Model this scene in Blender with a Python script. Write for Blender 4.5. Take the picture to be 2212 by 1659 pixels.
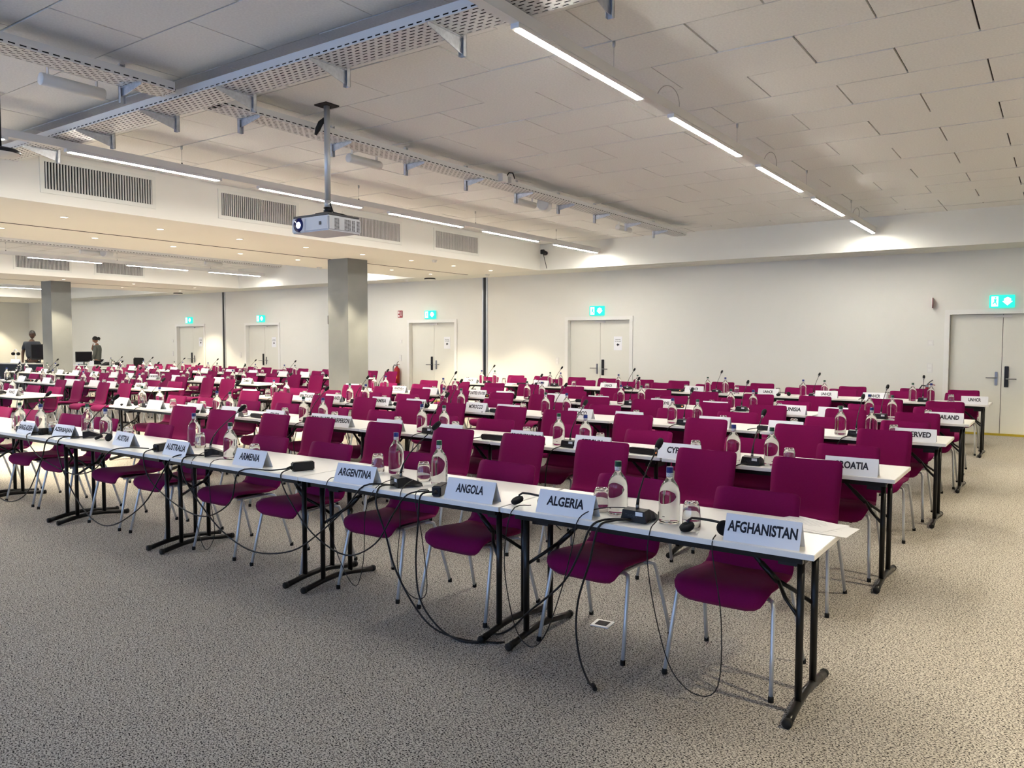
import bpy, bmesh, math, random
from mathutils import Vector, Matrix
random.seed(7)
for o in list(bpy.data.objects): bpy.data.objects.remove(o, do_unlink=True)
S = bpy.context.scene
COL = S.collection
PI = math.pi
# ------------------------------------------------------------------ camera
def look(yaw, pitch, roll):
    cy, sy, cp, sp = math.cos(yaw), math.sin(yaw), math.cos(pitch), math.sin(pitch)
    f = Vector((-sy*cp, cy*cp, -sp)); r = Vector((cy, sy, 0)); u = r.cross(f)
    c, s = math.cos(roll), math.sin(roll)
    r2 = c*r + s*u; u2 = -s*r + c*u
    return Matrix((r2, u2, -f)).transposed()
cd = bpy.data.cameras.new('camera'); cam = bpy.data.objects.new('camera', cd); COL.objects.link(cam)
cam.matrix_world = Matrix.Translation((0, 0, 1.62)) @ look(.6113, .0547, .0018).to_4x4()
cd.sensor_fit = 'HORIZONTAL'; cd.sensor_width = 36; cd.lens = 1697*36/2212; cd.clip_start = .05; cd.clip_end = 200
S.camera = cam
# ------------------------------------------------------------------ world (daylight outside the windows behind the camera) and exposure
wd = bpy.data.worlds.new('sky'); S.world = wd; wd.use_nodes = True
bg = wd.node_tree.nodes['Background']; bg.inputs[0].default_value = (.38, .57, 1.0, 1); bg.inputs[1].default_value = 4.0
S.view_settings.view_transform = 'Standard'; S.view_settings.look = 'None'; S.view_settings.gamma = 1
S.view_settings.use_curve_mapping = False; S.view_settings.exposure = 0.25
S.cycles.max_bounces = 8; S.cycles.adaptive_threshold = .02; S.cycles.diffuse_bounces = 4; S.cycles.glossy_bounces = 3; S.cycles.transmission_bounces = 8
LED_STRENGTH = 178.0; LED_COL = (1.0, .95, .845); DOWN_W = 330.0; DOWN_COL = (1.0, .86, .60)
# ------------------------------------------------------------------ materials
M = {}
def mat(name, rgb, rough=.6, metal=0, spec=.4, trans=0, ior=1.45, emit=None, es=0, sheen=0, bump=None, noise=None, alpha=1):
    m = bpy.data.materials.new(name); m.use_nodes = True; nt = m.node_tree; b = nt.nodes['Principled BSDF']
    b.inputs['Base Color'].default_value = (*rgb, 1); b.inputs['Roughness'].default_value = rough; b.inputs['Metallic'].default_value = metal
    b.inputs['Specular IOR Level'].default_value = spec; b.inputs['Transmission Weight'].default_value = trans; b.inputs['IOR'].default_value = ior
    b.inputs['Sheen Weight'].default_value = sheen
    if emit: b.inputs['Emission Color'].default_value = (*emit, 1); b.inputs['Emission Strength'].default_value = es
    if noise or bump:
        tc = nt.nodes.new('ShaderNodeTexCoord')
        n = nt.nodes.new('ShaderNodeTexNoise'); n.inputs['Scale'].default_value = (noise or bump)[0]; n.inputs['Detail'].default_value = 3
        nt.links.new(tc.outputs['Object'], n.inputs['Vector'])
        if noise:
            r = nt.nodes.new('ShaderNodeValToRGB'); k = noise[1]
            r.color_ramp.elements[0].color = (*[c*(1-k) for c in rgb], 1); r.color_ramp.elements[1].color = (*[min(1, c*(1+k)) for c in rgb], 1)
            r.color_ramp.elements[0].position = .3; r.color_ramp.elements[1].position = .7
            nt.links.new(n.outputs['Fac'], r.inputs['Fac']); nt.links.new(r.outputs['Color'], b.inputs['Base Color'])
        if bump:
            bp = nt.nodes.new('ShaderNodeBump'); bp.inputs['Strength'].default_value = bump[1]; bp.inputs['Distance'].default_value = .002
            nt.links.new(n.outputs['Fac'], bp.inputs['Height']); nt.links.new(bp.outputs['Normal'], b.inputs['Normal'])
    M[name] = m; return m
mat('wall', (.77, .765, .71), .85, noise=(.35, .025))
mat('soffit', (.82, .80, .74), .85, noise=(.4, .02))
mat('panel', (.83, .825, .80), .95, spec=.1, noise=(60, .05))
mat('gap', (.03, .025, .025), 1)
mat('column', (.185, .193, .19), .55, noise=(3, .05))
mat('door', (.75, .745, .67), .45); mat('frame', (.80, .795, .76), .45)
mat('chrome', (.30, .30, .30), .32, 1); mat('steel', (.55, .56, .56), .35, .45); mat('galv', (.58, .60, .63), .45, .6, noise=(30, .12))
mat('tray', (.70, .70, .69), .5, .2); mat('white_metal', (.74, .73, .71), .45)
mat('black', (.010, .010, .012), .38); mat('black_gloss', (.008, .008, .009), .22); mat('rubber', (.008, .008, .008), .8); mat('cable', (.006, .006, .007), .5)
mat('black_tube', (.007, .007, .007), .3, .1)
mat('fabric', (.172, .0042, .062), .85, spec=.1, sheen=.04, bump=(900, .3), noise=(500, .12))
mat('laminate', (.83, .82, .78), .32, spec=.45); mat('card', (.84, .85, .87), .5)
mat('ink', (.012, .012, .02), .6); mat('ink_blue', (.02, .035, .12), .6)
mat('water', (.985, 1, .99), 0, trans=1, ior=1.36); mat('glass', (.99, 1, .995), 0, trans=1, ior=1.45)
mat('cap_blue', (.008, .02, .14), .4); mat('cap_green', (.006, .05, .03), .4); mat('cap_dark', (.01, .012, .015), .4)
mat('neck_label', (.6, .58, .58), .5, noise=(260, .6))
mat('red', (.28, .006, .008), .35); mat('yellow', (.75, .42, .02), .5); mat('white', (.8, .8, .8), .5)
mat('paper', (.82, .81, .80), .7); mat('sticker', (.75, .76, .78), .5); mat('taiden', (.05, .055, .065), .4)
mat('grille', (.62, .60, .57), .6); mat('grille_dark', (.012, .012, .012), .9)
mat('carpet_edge', (.42, .32, .03), .9); mat('plastic_white', (.74, .73, .70), .4); mat('proj', (.60, .62, .66), .35); mat('proj_dark', (.06, .06, .065), .5)
mat('skin_a', (.09, .045, .028), .5); mat('skin_b', (.30, .15, .09), .5); mat('hair', (.008, .006, .005), .6)
mat('tee', (.035, .04, .05), .85); mat('blazer', (.12, .125, .11), .85); mat('trousers', (.012, .013, .018), .85); mat('blouse', (.7, .69, .65), .8)
mat('screen', (.006, .006, .008), .15); mat('desk_grey', (.45, .44, .42), .5); mat('pane', (.95, .98, 1), 0, trans=1, ior=1.0, spec=.0)
mat('led', (1, 1, 1), .5, emit=LED_COL, es=LED_STRENGTH); mat('downlens', (1, 1, 1), .5, emit=(1, .88, .66), es=9)
mat('exit_green', (.0, .25, .17), .4, emit=(.02, .72, .50), es=1.25); mat('exit_white', (.8, .9, .86), .4, emit=(.75, 1, .92), es=1.9)
mat('projlens', (.2, .25, .6), .1, emit=(.75, .82, 1), es=14); mat('lens_blue', (.01, .015, .09), .12); mat('power_led', (.8, .1, .02), .4, emit=(1, .25, .08), es=3)
def carpet():
    m = bpy.data.materials.new('carpet'); m.use_nodes = True; nt = m.node_tree; b = nt.nodes['Principled BSDF']; L = nt.links.new
    tc = nt.nodes.new('ShaderNodeTexCoord'); mp = nt.nodes.new('ShaderNodeMapping'); L(tc.outputs['Object'], mp.inputs['Vector'])
    mp.inputs['Rotation'].default_value = (0, 0, .5)
    mp.inputs['Scale'].default_value = (1, 1.25, 1)
    n1 = nt.nodes.new('ShaderNodeTexNoise'); n1.inputs['Scale'].default_value = 128; n1.inputs['Detail'].default_value = 2.5; n1.inputs['Distortion'].default_value = .6
    L(mp.outputs['Vector'], n1.inputs['Vector'])
    r1 = nt.nodes.new('ShaderNodeValToRGB'); e = r1.color_ramp.elements
    e[0].position = .375; e[0].color = (.014, .013, .013, 1); e[1].position = .60; e[1].color = (.50, .47, .425, 1)
    k = e.new(.425); k.color = (.10, .092, .086, 1); k = e.new(.475); k.color = (.31, .288, .258, 1)
    L(n1.outputs['Fac'], r1.inputs['Fac'])
    n2 = nt.nodes.new('ShaderNodeTexNoise'); n2.inputs['Scale'].default_value = .8; L(tc.outputs['Object'], n2.inputs['Vector'])
    r2 = nt.nodes.new('ShaderNodeValToRGB'); r2.color_ramp.elements[0].color = (.93, .93, .93, 1); r2.color_ramp.elements[1].color = (1.05, 1.04, 1.02, 1)
    L(n2.outputs['Fac'], r2.inputs['Fac'])
    mx = nt.nodes.new('ShaderNodeMixRGB'); mx.blend_type = 'MULTIPLY'; mx.inputs[0].default_value = 1
    L(r1.outputs['Color'], mx.inputs[1]); L(r2.outputs['Color'], mx.inputs[2]); L(mx.outputs['Color'], b.inputs['Base Color'])
    b.inputs['Roughness'].default_value = .95; b.inputs['Specular IOR Level'].default_value = .1
    bp = nt.nodes.new('ShaderNodeBump'); bp.inputs['Strength'].default_value = .5; bp.inputs['Distance'].default_value = .004
    L(n1.outputs['Fac'], bp.inputs['Height']); L(bp.outputs['Normal'], b.inputs['Normal']); M['carpet'] = m
carpet()
def tilelines():   # far ceilings too shallow to tell the panels apart
    m = bpy.data.materials.new('far_panels'); m.use_nodes = True; nt = m.node_tree; b = nt.nodes['Principled BSDF']; L = nt.links.new
    tc = nt.nodes.new('ShaderNodeTexCoord'); br = nt.nodes.new('ShaderNodeTexBrick'); L(tc.outputs['Object'], br.inputs['Vector'])
    br.inputs['Color1'].default_value = br.inputs['Color2'].default_value = (.83, .825, .80, 1); br.inputs['Mortar'].default_value = (.08, .07, .07, 1)
    br.inputs['Scale'].default_value = 1; br.inputs['Mortar Size'].default_value = .005; br.inputs['Brick Width'].default_value = 1.1; br.inputs['Row Height'].default_value = .655
    L(br.outputs['Color'], b.inputs['Base Color']); b.inputs['Roughness'].default_value = .95; M['far_panels'] = m
tilelines()
# ------------------------------------------------------------------ mesh builder
class MB:
    def __init__(s): s.v = []; s.f = []; s.sm = []
    def add(s, vs, fs, smooth=False):
        n = len(s.v); s.v += [tuple(x) for x in vs]; s.f += [tuple(i+n for i in f) for f in fs]; s.sm += [smooth]*len(fs); return s
    def box(s, c, d, rot=None, bev=0):
        x, y, z = d[0]/2, d[1]/2, d[2]/2
        if bev:
            bm = bmesh.new(); bmesh.ops.create_cube(bm, size=1)
            for v in bm.verts: v.co = Vector((v.co.x*d[0], v.co.y*d[1], v.co.z*d[2]))
            bmesh.ops.bevel(bm, geom=bm.edges[:], offset=bev, segments=2, affect='EDGES')
            bm.verts.index_update(); vs = [v.co.copy() for v in bm.verts]; fs = [[v.index for v in f.verts] for f in bm.faces]; bm.free()
        else:
            vs = [Vector(p) for p in [(-x,-y,-z),(x,-y,-z),(x,y,-z),(-x,y,-z),(-x,-y,z),(x,-y,z),(x,y,z),(-x,y,z)]]
            fs = [(0,3,2,1),(4,5,6,7),(0,1,5,4),(1,2,6,5),(2,3,7,6),(3,0,4,7)]
        if rot is not None: vs = [rot @ v for v in vs]
        c = Vector(c); return s.add([v+c for v in vs], fs)
    def b2(s, x0, x1, y0, y1, z0, z1): return s.box(((x0+x1)/2, (y0+y1)/2, (z0+z1)/2), (x1-x0, y1-y0, z1-z0))
    def tube(s, pts, r, n=8, caps=True):
        P = [Vector(p) for p in pts]; k = len(P); rr = r if isinstance(r, (list, tuple)) else [r]*k
        vs = []; up = None
        for i in range(k):
            t = (P[min(i+1, k-1)]-P[max(i-1, 0)]).normalized()
            if up is None: up = Vector((0, 0, 1)) if abs(t.z) < .9 else Vector((0, 1, 0))
            a = t.cross(up)
            if a.length < 1e-4: a = t.orthogonal()
            a.normalize(); b = t.cross(a).normalized(); up = -b if b.dot(up) < 0 else b
            a = t.cross(up).normalized()
            for j in range(n):
                q = 2*PI*j/n; vs.append(P[i] + (a*math.cos(q) + up*math.sin(q))*rr[i])
        fs = []
        for i in range(k-1):
            for j in range(n):
                a, b = i*n+j, i*n+(j+1) % n; fs.append((a, b, b+n, a+n))
        s.add(vs, fs, True)
        if caps:
            m = len(s.v)-len(vs)
            s.f += [tuple(m+j for j in range(n)), tuple(m+(k-1)*n+j for j in reversed(range(n)))]; s.sm += [False, False]
        return s
    def lathe(s, prof, n=20, c=(0, 0, 0), axis='z'):
        vs = []; k = len(prof); c = Vector(c)
        for r, z in prof:
            for j in range(n):
                q = 2*PI*j/n; x, y = r*math.cos(q), r*math.sin(q)
                p = Vector((x, y, z)) if axis == 'z' else (Vector((x, z, y)) if axis == 'y' else Vector((z, x, y)))
                vs.append(p+c)
        fs = [(i*n+j, i*n+(j+1) % n, (i+1)*n+(j+1) % n, (i+1)*n+j) for i in range(k-1) for j in range(n)]
        return s.add(vs, fs, True)
    def prism(s, poly, axis, a, b):
        # polygon (u,v) extruded along axis between a and b
        def P(u, v, w): return {'x': (w, u, v), 'y': (u, w, v), 'z': (u, v, w)}[axis]
        n = len(poly); vs = [P(u, v, a) for u, v in poly] + [P(u, v, b) for u, v in poly]
        fs = [tuple(range(n)), tuple(reversed(range(n, 2*n)))] + [(i, (i+1) % n, n+(i+1) % n, n+i) for i in range(n)]
        return s.add(vs, fs)
    def mesh(s, name):
        me = bpy.data.meshes.new(name); me.from_pydata(s.v, [], s.f); me.polygons.foreach_set('use_smooth', s.sm)
        bm = bmesh.new(); bm.from_mesh(me); bmesh.ops.recalc_face_normals(bm, faces=bm.faces); bm.to_mesh(me); bm.free(); me.update(); return me
    def build(s, name, m, parent=None, loc=None): return obj(name, s.mesh(name), m, parent, loc)
def obj(name, me, m, parent=None, loc=None):
    if m and not me.materials: me.materials.append(M[m])
    o = bpy.data.objects.new(name, me); COL.objects.link(o)
    if parent: o.parent = parent
    if loc: o.location = loc
    return o
def empty(name, loc=(0, 0, 0), rz=0):
    o = bpy.data.objects.new(name, None); COL.objects.link(o); o.location = loc; o.rotation_euler = (0, 0, rz); o.empty_display_size = .1; return o
def tag(o, label, cat=None, group=None, kind=None):
    o['label'] = label
    if cat: o['category'] = cat
    if group: o['group'] = group
    if kind: o['kind'] = kind
    return o
def copy_tree(o, parent=None):
    c = o.copy(); COL.objects.link(c); c.parent = parent
    for ch in KIDS.get(o.name, ()): copy_tree(ch, c)
    return c
KIDS = {}
def register(root):
    KIDS.clear()
    for o in bpy.data.objects:
        if o.parent: KIDS.setdefault(o.parent.name, []).append(o)
PROTO_USED = set()
def place(proto, loc, rz=0, label='', cat='', group=None):
    if proto.name in PROTO_USED: o = copy_tree(proto)
    else: PROTO_USED.add(proto.name); o = proto
    o.location = loc; o.rotation_euler = (0, 0, rz); return tag(o, label, cat, group)
TXT = {}
def text_mesh(s, width=None, height=.05, bold=.0):
    key = (s, width, height, bold)
    if key in TXT: return TXT[key]
    cu = bpy.data.curves.new('t', 'FONT'); cu.body = s; cu.size = 1; cu.offset = bold; cu.align_x = 'LEFT'; cu.resolution_u = 3
    o = bpy.data.objects.new('t', cu); COL.objects.link(o)
    dg = bpy.context.evaluated_depsgraph_get(); me = bpy.data.meshes.new_from_object(o.evaluated_get(dg))
    bpy.data.objects.remove(o, do_unlink=True); bpy.data.curves.remove(cu)
    xs = [v.co.x for v in me.vertices]; ys = [v.co.y for v in me.vertices]
    x0, x1, y0, y1 = min(xs), max(xs), min(ys), max(ys); sy = height/(y1-y0); sx = (width/(x1-x0)) if width else sy
    for v in me.vertices: v.co = Vector(((v.co.x-(x0+x1)/2)*sx, (v.co.y-(y0+y1)/2)*sy, 0))
    me.name = 'lettering'; TXT[key] = me; return me
def lettering(s, parent, loc, rot, width=None, height=.05, m='ink', bold=.02, name='lettering'):
    me = text_mesh(s, width, height, bold)
    if not me.materials: me.materials.append(M[m])
    o = obj(name, me, None, parent, loc); o.rotation_euler = rot; return o
ORD = ['first','second','third','fourth','fifth','sixth','seventh','eighth','ninth','tenth','eleventh','twelfth','thirteenth','fourteenth','fifteenth','sixteenth']
# ------------------------------------------------------------------ the shell of the hall
ZS, ZC, YW, YB = 3.205, 3.79, 15.84, 14.93      # soffit height, ceiling height, back wall, face of the rear bulkhead
XL, XR, YF = -36.5, 4.2, -4.5
tag(MB().b2(XL-.3, XR+.3, YF-.3, YW+.4, -.1, 0).build('floor', 'carpet'), 'grey beige flecked carpet over the whole hall', kind='structure')
DOORS = [(-1.73, 0.01, False), (-9.57, -7.83, False), (-14.56, -12.84, True), (-21.62, -19.88, True), (-25.49, -23.77, True)]
w = MB(); x = XL-.3
for a, b, _ in sorted(DOORS):
    w.b2(x, a, YW, YW+.3, 0, 4.0); w.b2(a, b, YW, YW+.3, 2.17, 4.0); x = b
w.b2(x, XR+.3, YW, YW+.3, 0, 4.0)
tag(w.build('wall_back', 'wall'), 'long off-white rear wall pierced by white double doors', kind='structure')
tag(MB().b2(XL-.3, XL, YF, YW, 0, 4.0).build('wall_left', 'wall'), 'off-white end wall at the far left', kind='structure')
tag(MB().b2(XR, XR+.3, YF, YW, 0, 4.0).build('wall_right', 'wall'), 'off-white side wall to the right of the camera', kind='structure')
# front wall with windows behind the camera
WINS = [(-34, -30), (-27, -23), (-20.5, -16.5), (-13.0, -9.0), (-7.2, -3.6), (-2.4, 1.2)]
w = MB(); x = XL-.3
for a, b in WINS:
    w.b2(x, a, YF-.3, YF, 0, 4.0); w.b2(a, b, YF-.3, YF, 0, .5); w.b2(a, b, YF-.3, YF, 2.9, 4.0); x = b
w.b2(x, XR+.3, YF-.3, YF, 0, 4.0); tag(w.build('wall_front', 'wall'), 'window wall behind the camera', kind='structure')
for i, (a, b) in enumerate(WINS):
    wr = empty('window_%d' % (i+1), ((a+b)/2, YF-.15, .5)); tag(wr, 'tall glazed window behind the camera', kind='structure'); W2 = (b-a)/2
    f = MB(); f.b2(-W2, W2, -.04, .04, 0, .06); f.b2(-W2, W2, -.04, .04, 2.34, 2.4); f.b2(-W2, -W2+.06, -.04, .04, .06, 2.34); f.b2(W2-.06, W2, -.04, .04, .06, 2.34); f.b2(-.03, .03, -.04, .04, .06, 2.34)
    f.build('window_frame', 'white_metal', wr)
    for s in (-1, 1): MB().b2(min(s*.03, s*(W2-.06)), max(s*.03, s*(W2-.06)), -.004, .004, .06, 2.34).build('pane', 'pane', wr)
    ld = bpy.data.lights.new('daylight', 'AREA'); ld.shape = 'RECTANGLE'; ld.size = b-a; ld.size_y = 2.4; ld.cycles.is_portal = True
    lo = bpy.data.objects.new('daylight', ld); COL.objects.link(lo); lo.location = ((a+b)/2, YF-.32, 1.7); lo.rotation_euler = (-PI/2, 0, 0)
# lowered bulkheads: three beams across the hall, one along the rear wall, one on the right
def beam(n, x0, x1, label):
    return tag(MB().b2(x0, x1, YF, YB, ZS, 4.0).build('trim_%d' % n, 'soffit'), label, kind='structure')
B1 = beam(1, -13.45, -9.70, 'lowered plaster bulkhead with downlights above the concrete column')
B2 = beam(2, -24.4, -20.65, 'second lowered plaster bulkhead further left')
B3 = beam(3, XL, -31.8, 'lowered plaster bulkhead at the far left end wall')
B4 = beam(4, .25, XR, 'lowered plaster bulkhead on the right of the camera')
B5 = tag(MB().b2(XL, XR, YB, YW, ZS, 4.0).build('trim_5', 'wall'), 'lowered bulkhead along the top of the rear wall', kind='structure')
for a, b in ((-8.0, -6.2), (-5.2, -3.7), (-2.9, -1.4)):
    MB().b2(a, b, YB+.36, YB+.40, ZS-.004, ZS+.01).build('slot_diffuser', 'panel', B5)
# sliding-partition grooves and black end posts
for gx, wx, B, n in ((-11.77, -11.93, B1, 6), (-22.62, -22.71, B2, 7)):
    MB().b2(gx-.022, gx+.022, YF, YB, ZS-.003, ZS+.01).build('groove', 'gap', B)
    t = empty('trim_%d' % n, (wx, YW, 0)); tag(t, 'black vertical partition post on the rear wall ' + ('beside the middle doors' if n == 6 else 'between the two left doors'), kind='structure')
    MB().b2(-.035, .035, -.03, 0, 0, ZS).build('post', 'black', t)
    for s in (-1, 1): MB().b2(s*.06-.022, s*.06+.022, -.02, 0, 0, ZS).build('edge_profile', 'steel', t)
# ceiling: backing and individual panels in the near bay, brick-laid
ce = tag(MB().b2(XL, XR, YF, YB, ZC+.022, ZC+.15).build('ceiling', 'gap'), 'beige acoustic ceiling of staggered rectangular panels', kind='structure')
pw, ph = 1.1, .655
def panel_mesh(w_): return MB().box((0, 0, .01), (w_-.013, ph-.013, .02)).mesh('ceiling_panel')
full = panel_mesh(pw); cut = {}
for k in range(-6, 15):
    y0 = 5.18+k*ph; yc = y0+ph/2
    if y0+ph > YB+.2: continue
    xs = 1.1 if k % 2 == 0 else .55
    while xs > -9.7:
        a, b = xs-pw, xs; a2, b2 = max(a, -9.70), min(b, .25)
        if b2-a2 > .05:
            wd_ = round(b2-a2, 2); me = full if wd_ >= 1.09 else cut.setdefault(wd_, panel_mesh(wd_))
            o = obj('ceiling_panel', me, 'panel', ce, ((a2+b2)/2, yc, ZC+random.uniform(-.003, .003)))
            o.rotation_euler = (random.uniform(-.0015, .0015), random.uniform(-.001, .001), 0)
        xs -= pw
yend = 5.18+15*ph
for i_, (x0, x1, y0, y1) in enumerate(((-9.7, .25, YF, 5.18-6*ph), (-9.7, .25, 5.18+14*ph, YB), (-20.65, -13.45, YF, YB), (-31.8, -24.4, YF, YB))):
    if y1-y0 > .02: MB().b2(x0, x1, y0+.003, y1, ZC, ZC+.02).build('panel_field', 'far_panels', ce)
# columns
for i, (x0, x1, y0, y1, lab) in enumerate(((-11.86, -11.30, 10.62, 11.14, 'square grey concrete column standing in the middle aisle'), (-22.74, -22.2, 10.2, 10.72, 'square grey concrete column at the far left'))):
    tag(MB().b2(x0, x1, y0, y1, 0, ZS+.02).build('column', 'column'), lab, 'column')
# yellow skirting strip at rear wall
for i, (a, b) in enumerate(((-7.83, -1.73), (-12.84, -9.57), (-19.88, -14.56), (-23.77, -21.62), (XL, -25.49), (.01, XR))):
    bb = MB().b2(a, b, YW-.012, YW, 0, .06).build('baseboard_back' + ('' if i == 0 else '_%d' % i), 'wall'); tag(bb, 'low skirting along the rear wall', kind='structure')
# ------------------------------------------------------------------ doors
dleaf = {}
def make_door(n, a, b, black_left):
    mid = (a+b)/2; W2 = (b-a)/2
    t = empty('door_%d' % n, (mid, YW, 0)); tag(t, 'off-white double door, %s from the right along the rear wall' % ORD[n-1], kind='structure')
    f = MB()
    f.b2(-W2-.005, -W2+.075, -.025, .14, 0, 2.18); f.b2(W2-.075, W2+.005, -.025, .14, 0, 2.18); f.b2(-W2+.075, W2-.075, -.025, .14, 2.10, 2.18)
    f.build('door_frame', 'frame', t)
    MB().b2(-W2+.075, W2-.075, .05, .16, 0, .035).build('threshold', 'carpet_edge', t)
    for s in (-1, 1):
        x0, x1 = (-W2+.08, -.004) if s < 0 else (.004, W2-.08)
        lf = MB().b2(x0, x1, .10, .145, .03, 2.095).build('door_leaf', 'door', t)
        black = (s < 0) == black_left; hx = s*.075
        if black:
            MB().box((hx, .088, 1.02), (.062, .024, .36), bev=.004).build('lock_plate', 'black', lf)
            MB().tube([(hx, .09, .985), (hx, .035, .985), (hx+s*.03, .022, .985), (hx+s*.15, .022, .985)], .011).build('lever', 'chrome', lf)
        else:
            MB().box((hx, .09, .985), (.042, .02, .235), bev=.006).build('handle_plate', 'chrome', lf)
            MB().tube([(hx, .09, 1.0), (hx, .035, 1.0), (hx+s*.03, .022, 1.0), (hx+s*.15, .022, 1.0)], .010).build('lever', 'chrome', lf)
    MB().b2(-W2, W2, .2, .28, 0, 2.18).build('door_backing', 'gap', t)  # unseen dark block added to stop light leaking between the leaves
    MB().box((0, .085, 2.06), (.26, .035, .04), bev=.004).build('closer', 'white_metal', t)
    # safety notice hung on the right leaf
    if n > 1:
        p = empty('door_notice', (mid+W2*.52, YW+.097, 1.57)); tag(p, 'white paper notice with left arrow taped on the %s door from right' % ORD[n-1], 'notice', 'door notices')
        MB().box((0, 0, 0), (.21, .002, .31)).build('sheet', 'card', p)
        lettering('USE DOORS', p, (0, -.0016, .085), (PI/2, 0, 0), .13, .022); lettering('TO THE LEFT', p, (0, -.0016, .045), (PI/2, 0, 0), .155, .022)
        MB().prism([(-.035, -.03), (.0, .01), (.0, -.015), (.035, -.015), (.035, -.045), (.0, -.045), (.0, -.07)], 'y', -.0018, -.0012).build('arrow', 'ink', p)
    # exit sign
    e = empty('exit_sign', (mid-.02, YW-.03, 2.31)); tag(e, 'lit green exit sign above the %s double door from the right' % ORD[n-1], 'sign', 'exit signs')
    MB().box((0, 0, 0), (.37, .05, .215), bev=.006).build('case', 'exit_green', e)
    MB().prism([(-.05, .045), (-.05, .0), (-.075, .0), (0, -.07), (.075, 0), (.05, 0), (.05, .045), (.0, .07)], 'y', -.0275, -.0255).build('arrow', 'exit_white', e, (.08, 0, 0))
    m = MB(); m.b2(-.155, -.055, -.0275, -.0255, -.085, .085); m.build('doorway_symbol', 'exit_white', e)
    m = MB(); m.lathe([(0, -.002), (.014, -.002), (.014, .0), (0, .0)], 10, (-.095, -.0275, .06), 'y'); m.prism([(-.12, .04), (-.075, .04), (-.085, -.005), (-.065, -.06), (-.08, -.065), (-.1, -.02), (-.13, -.05), (-.14, -.04), (-.112, .0)], 'y', -.0285, -.0275)
    m.build('running_figure', 'exit_green', e)
for i, (a, b, bl) in enumerate(DOORS): make_door(i+1, a, b, bl)
def wall_plate(x, z, w_, h, label, name='light_switch', cat='switch', m='plastic_white'):
    t = empty(name, (x, YW, z)); tag(t, label, cat, 'wall plates')
    MB().box((0, -.008, 0), (w_, .016, h), bev=.004).build('plate', m, t)
    if h > w_*1.2:
        for s in (-1, 1): MB().box((0, -.018, s*h*.22), (w_*.6, .006, h*.3), bev=.002).build('insert', 'frame', t)
    else: MB().box((0, -.018, 0), (w_*.55, .006, h*.55), bev=.002).build('rocker', 'frame', t)
for n, x in ((1, -1.95), (3, -14.8), (5, -25.7)):
    wall_plate(x, 1.6, .10, .10, 'small white light switch beside the %s double door from right' % ORD[n-1])
for n, x in ((1, -1.95), (2, -9.79), (3, -14.82), (4, -21.85), (5, -25.7)):
    wall_plate(x, 1.15, .09, .17, 'white wall socket plate beside the %s double door from right' % ORD[n-1], 'wall_socket', 'socket')
# fire signs and extinguishers
t = empty('fire_sign', (-14.82, YW, 2.345)); tag(t, 'small red fire equipment sign left of the middle doors', 'sign')
MB().box((0, -.006, 0), (.17, .012, .19), bev=.002).build('plate', 'red', t)
m = MB(); m.b2(-.065, -.02, -.0145, -.012, .01, .075); m.b2(-.065, -.02, -.0145, -.012, -.075, -.015); m.b2(.02, .03, -.0145, -.012, -.06, .07); m.b2(.05, .06, -.0145, -.012, -.06, .07); m.b2(.02, .06, -.0145, -.012, .06, .07); m.build('pictogram', 'white', t)
t = empty('fire_sign', (-1.93, YW, 2.31)); tag(t, 'red edge-on fire sign sticking out by the right door', 'sign')
MB().b2(-.006, .006, -.16, 0, -.09, .09).build('plate', 'red', t); MB().b2(-.008, .008, -.17, -.155, -.09, .09).build('edge', 'frame', t)
def extinguisher(loc, label):
    t = empty('fire_extinguisher', loc); tag(t, label, 'extinguisher', 'fire extinguishers')
    MB().lathe([(0, 0), (.085, 0), (.088, .015), (.088, .06)], 20).build('base', 'black', t)
    MB().lathe([(.0, .05), (.085, .055), (.085, .40), (.078, .45), (.05, .49), (.03, .50), (.03, .53), (0, .53)], 20).build('cylinder', 'red', t)
    m = MB()
    for i in range(7):
        q = -2.2+i*.2; q2 = q+.2; r = .0862
        m.add([(r*math.cos(q), r*math.sin(q), .20), (r*math.cos(q2), r*math.sin(q2), .20), (r*math.cos(q2), r*math.sin(q2), .36), (r*math.cos(q), r*math.sin(q), .36)], [(0, 1, 2, 3)], True)
    m.build('label_band', 'yellow', t)
    MB().box((0, 0, .55), (.04, .05, .05)).build('valve', 'chrome', t)
    MB().tube([(0, 0, .57), (.05, -.02, .585), (.13, -.03, .57)], .008, 6).build('lever', 'red', t); MB().tube([(0, 0, .575), (.04, -.02, .62), (.09, -.03, .66)], .008, 6).build('carry_handle', 'black', t)
    MB().tube([(-.02, 0, .55), (-.08, -.02, .56), (-.115, -.02, .50), (-.11, -.03, .38), (-.095, -.03, .25)], .011, 8).build('hose', 'black', t)
extinguisher((-14.87, YW-.10, .40), 'red fire extinguisher hung left of the middle doors')
extinguisher((-1.97, YW-.10, .28), 'red fire extinguisher half hidden behind chairs by the right door')
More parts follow.
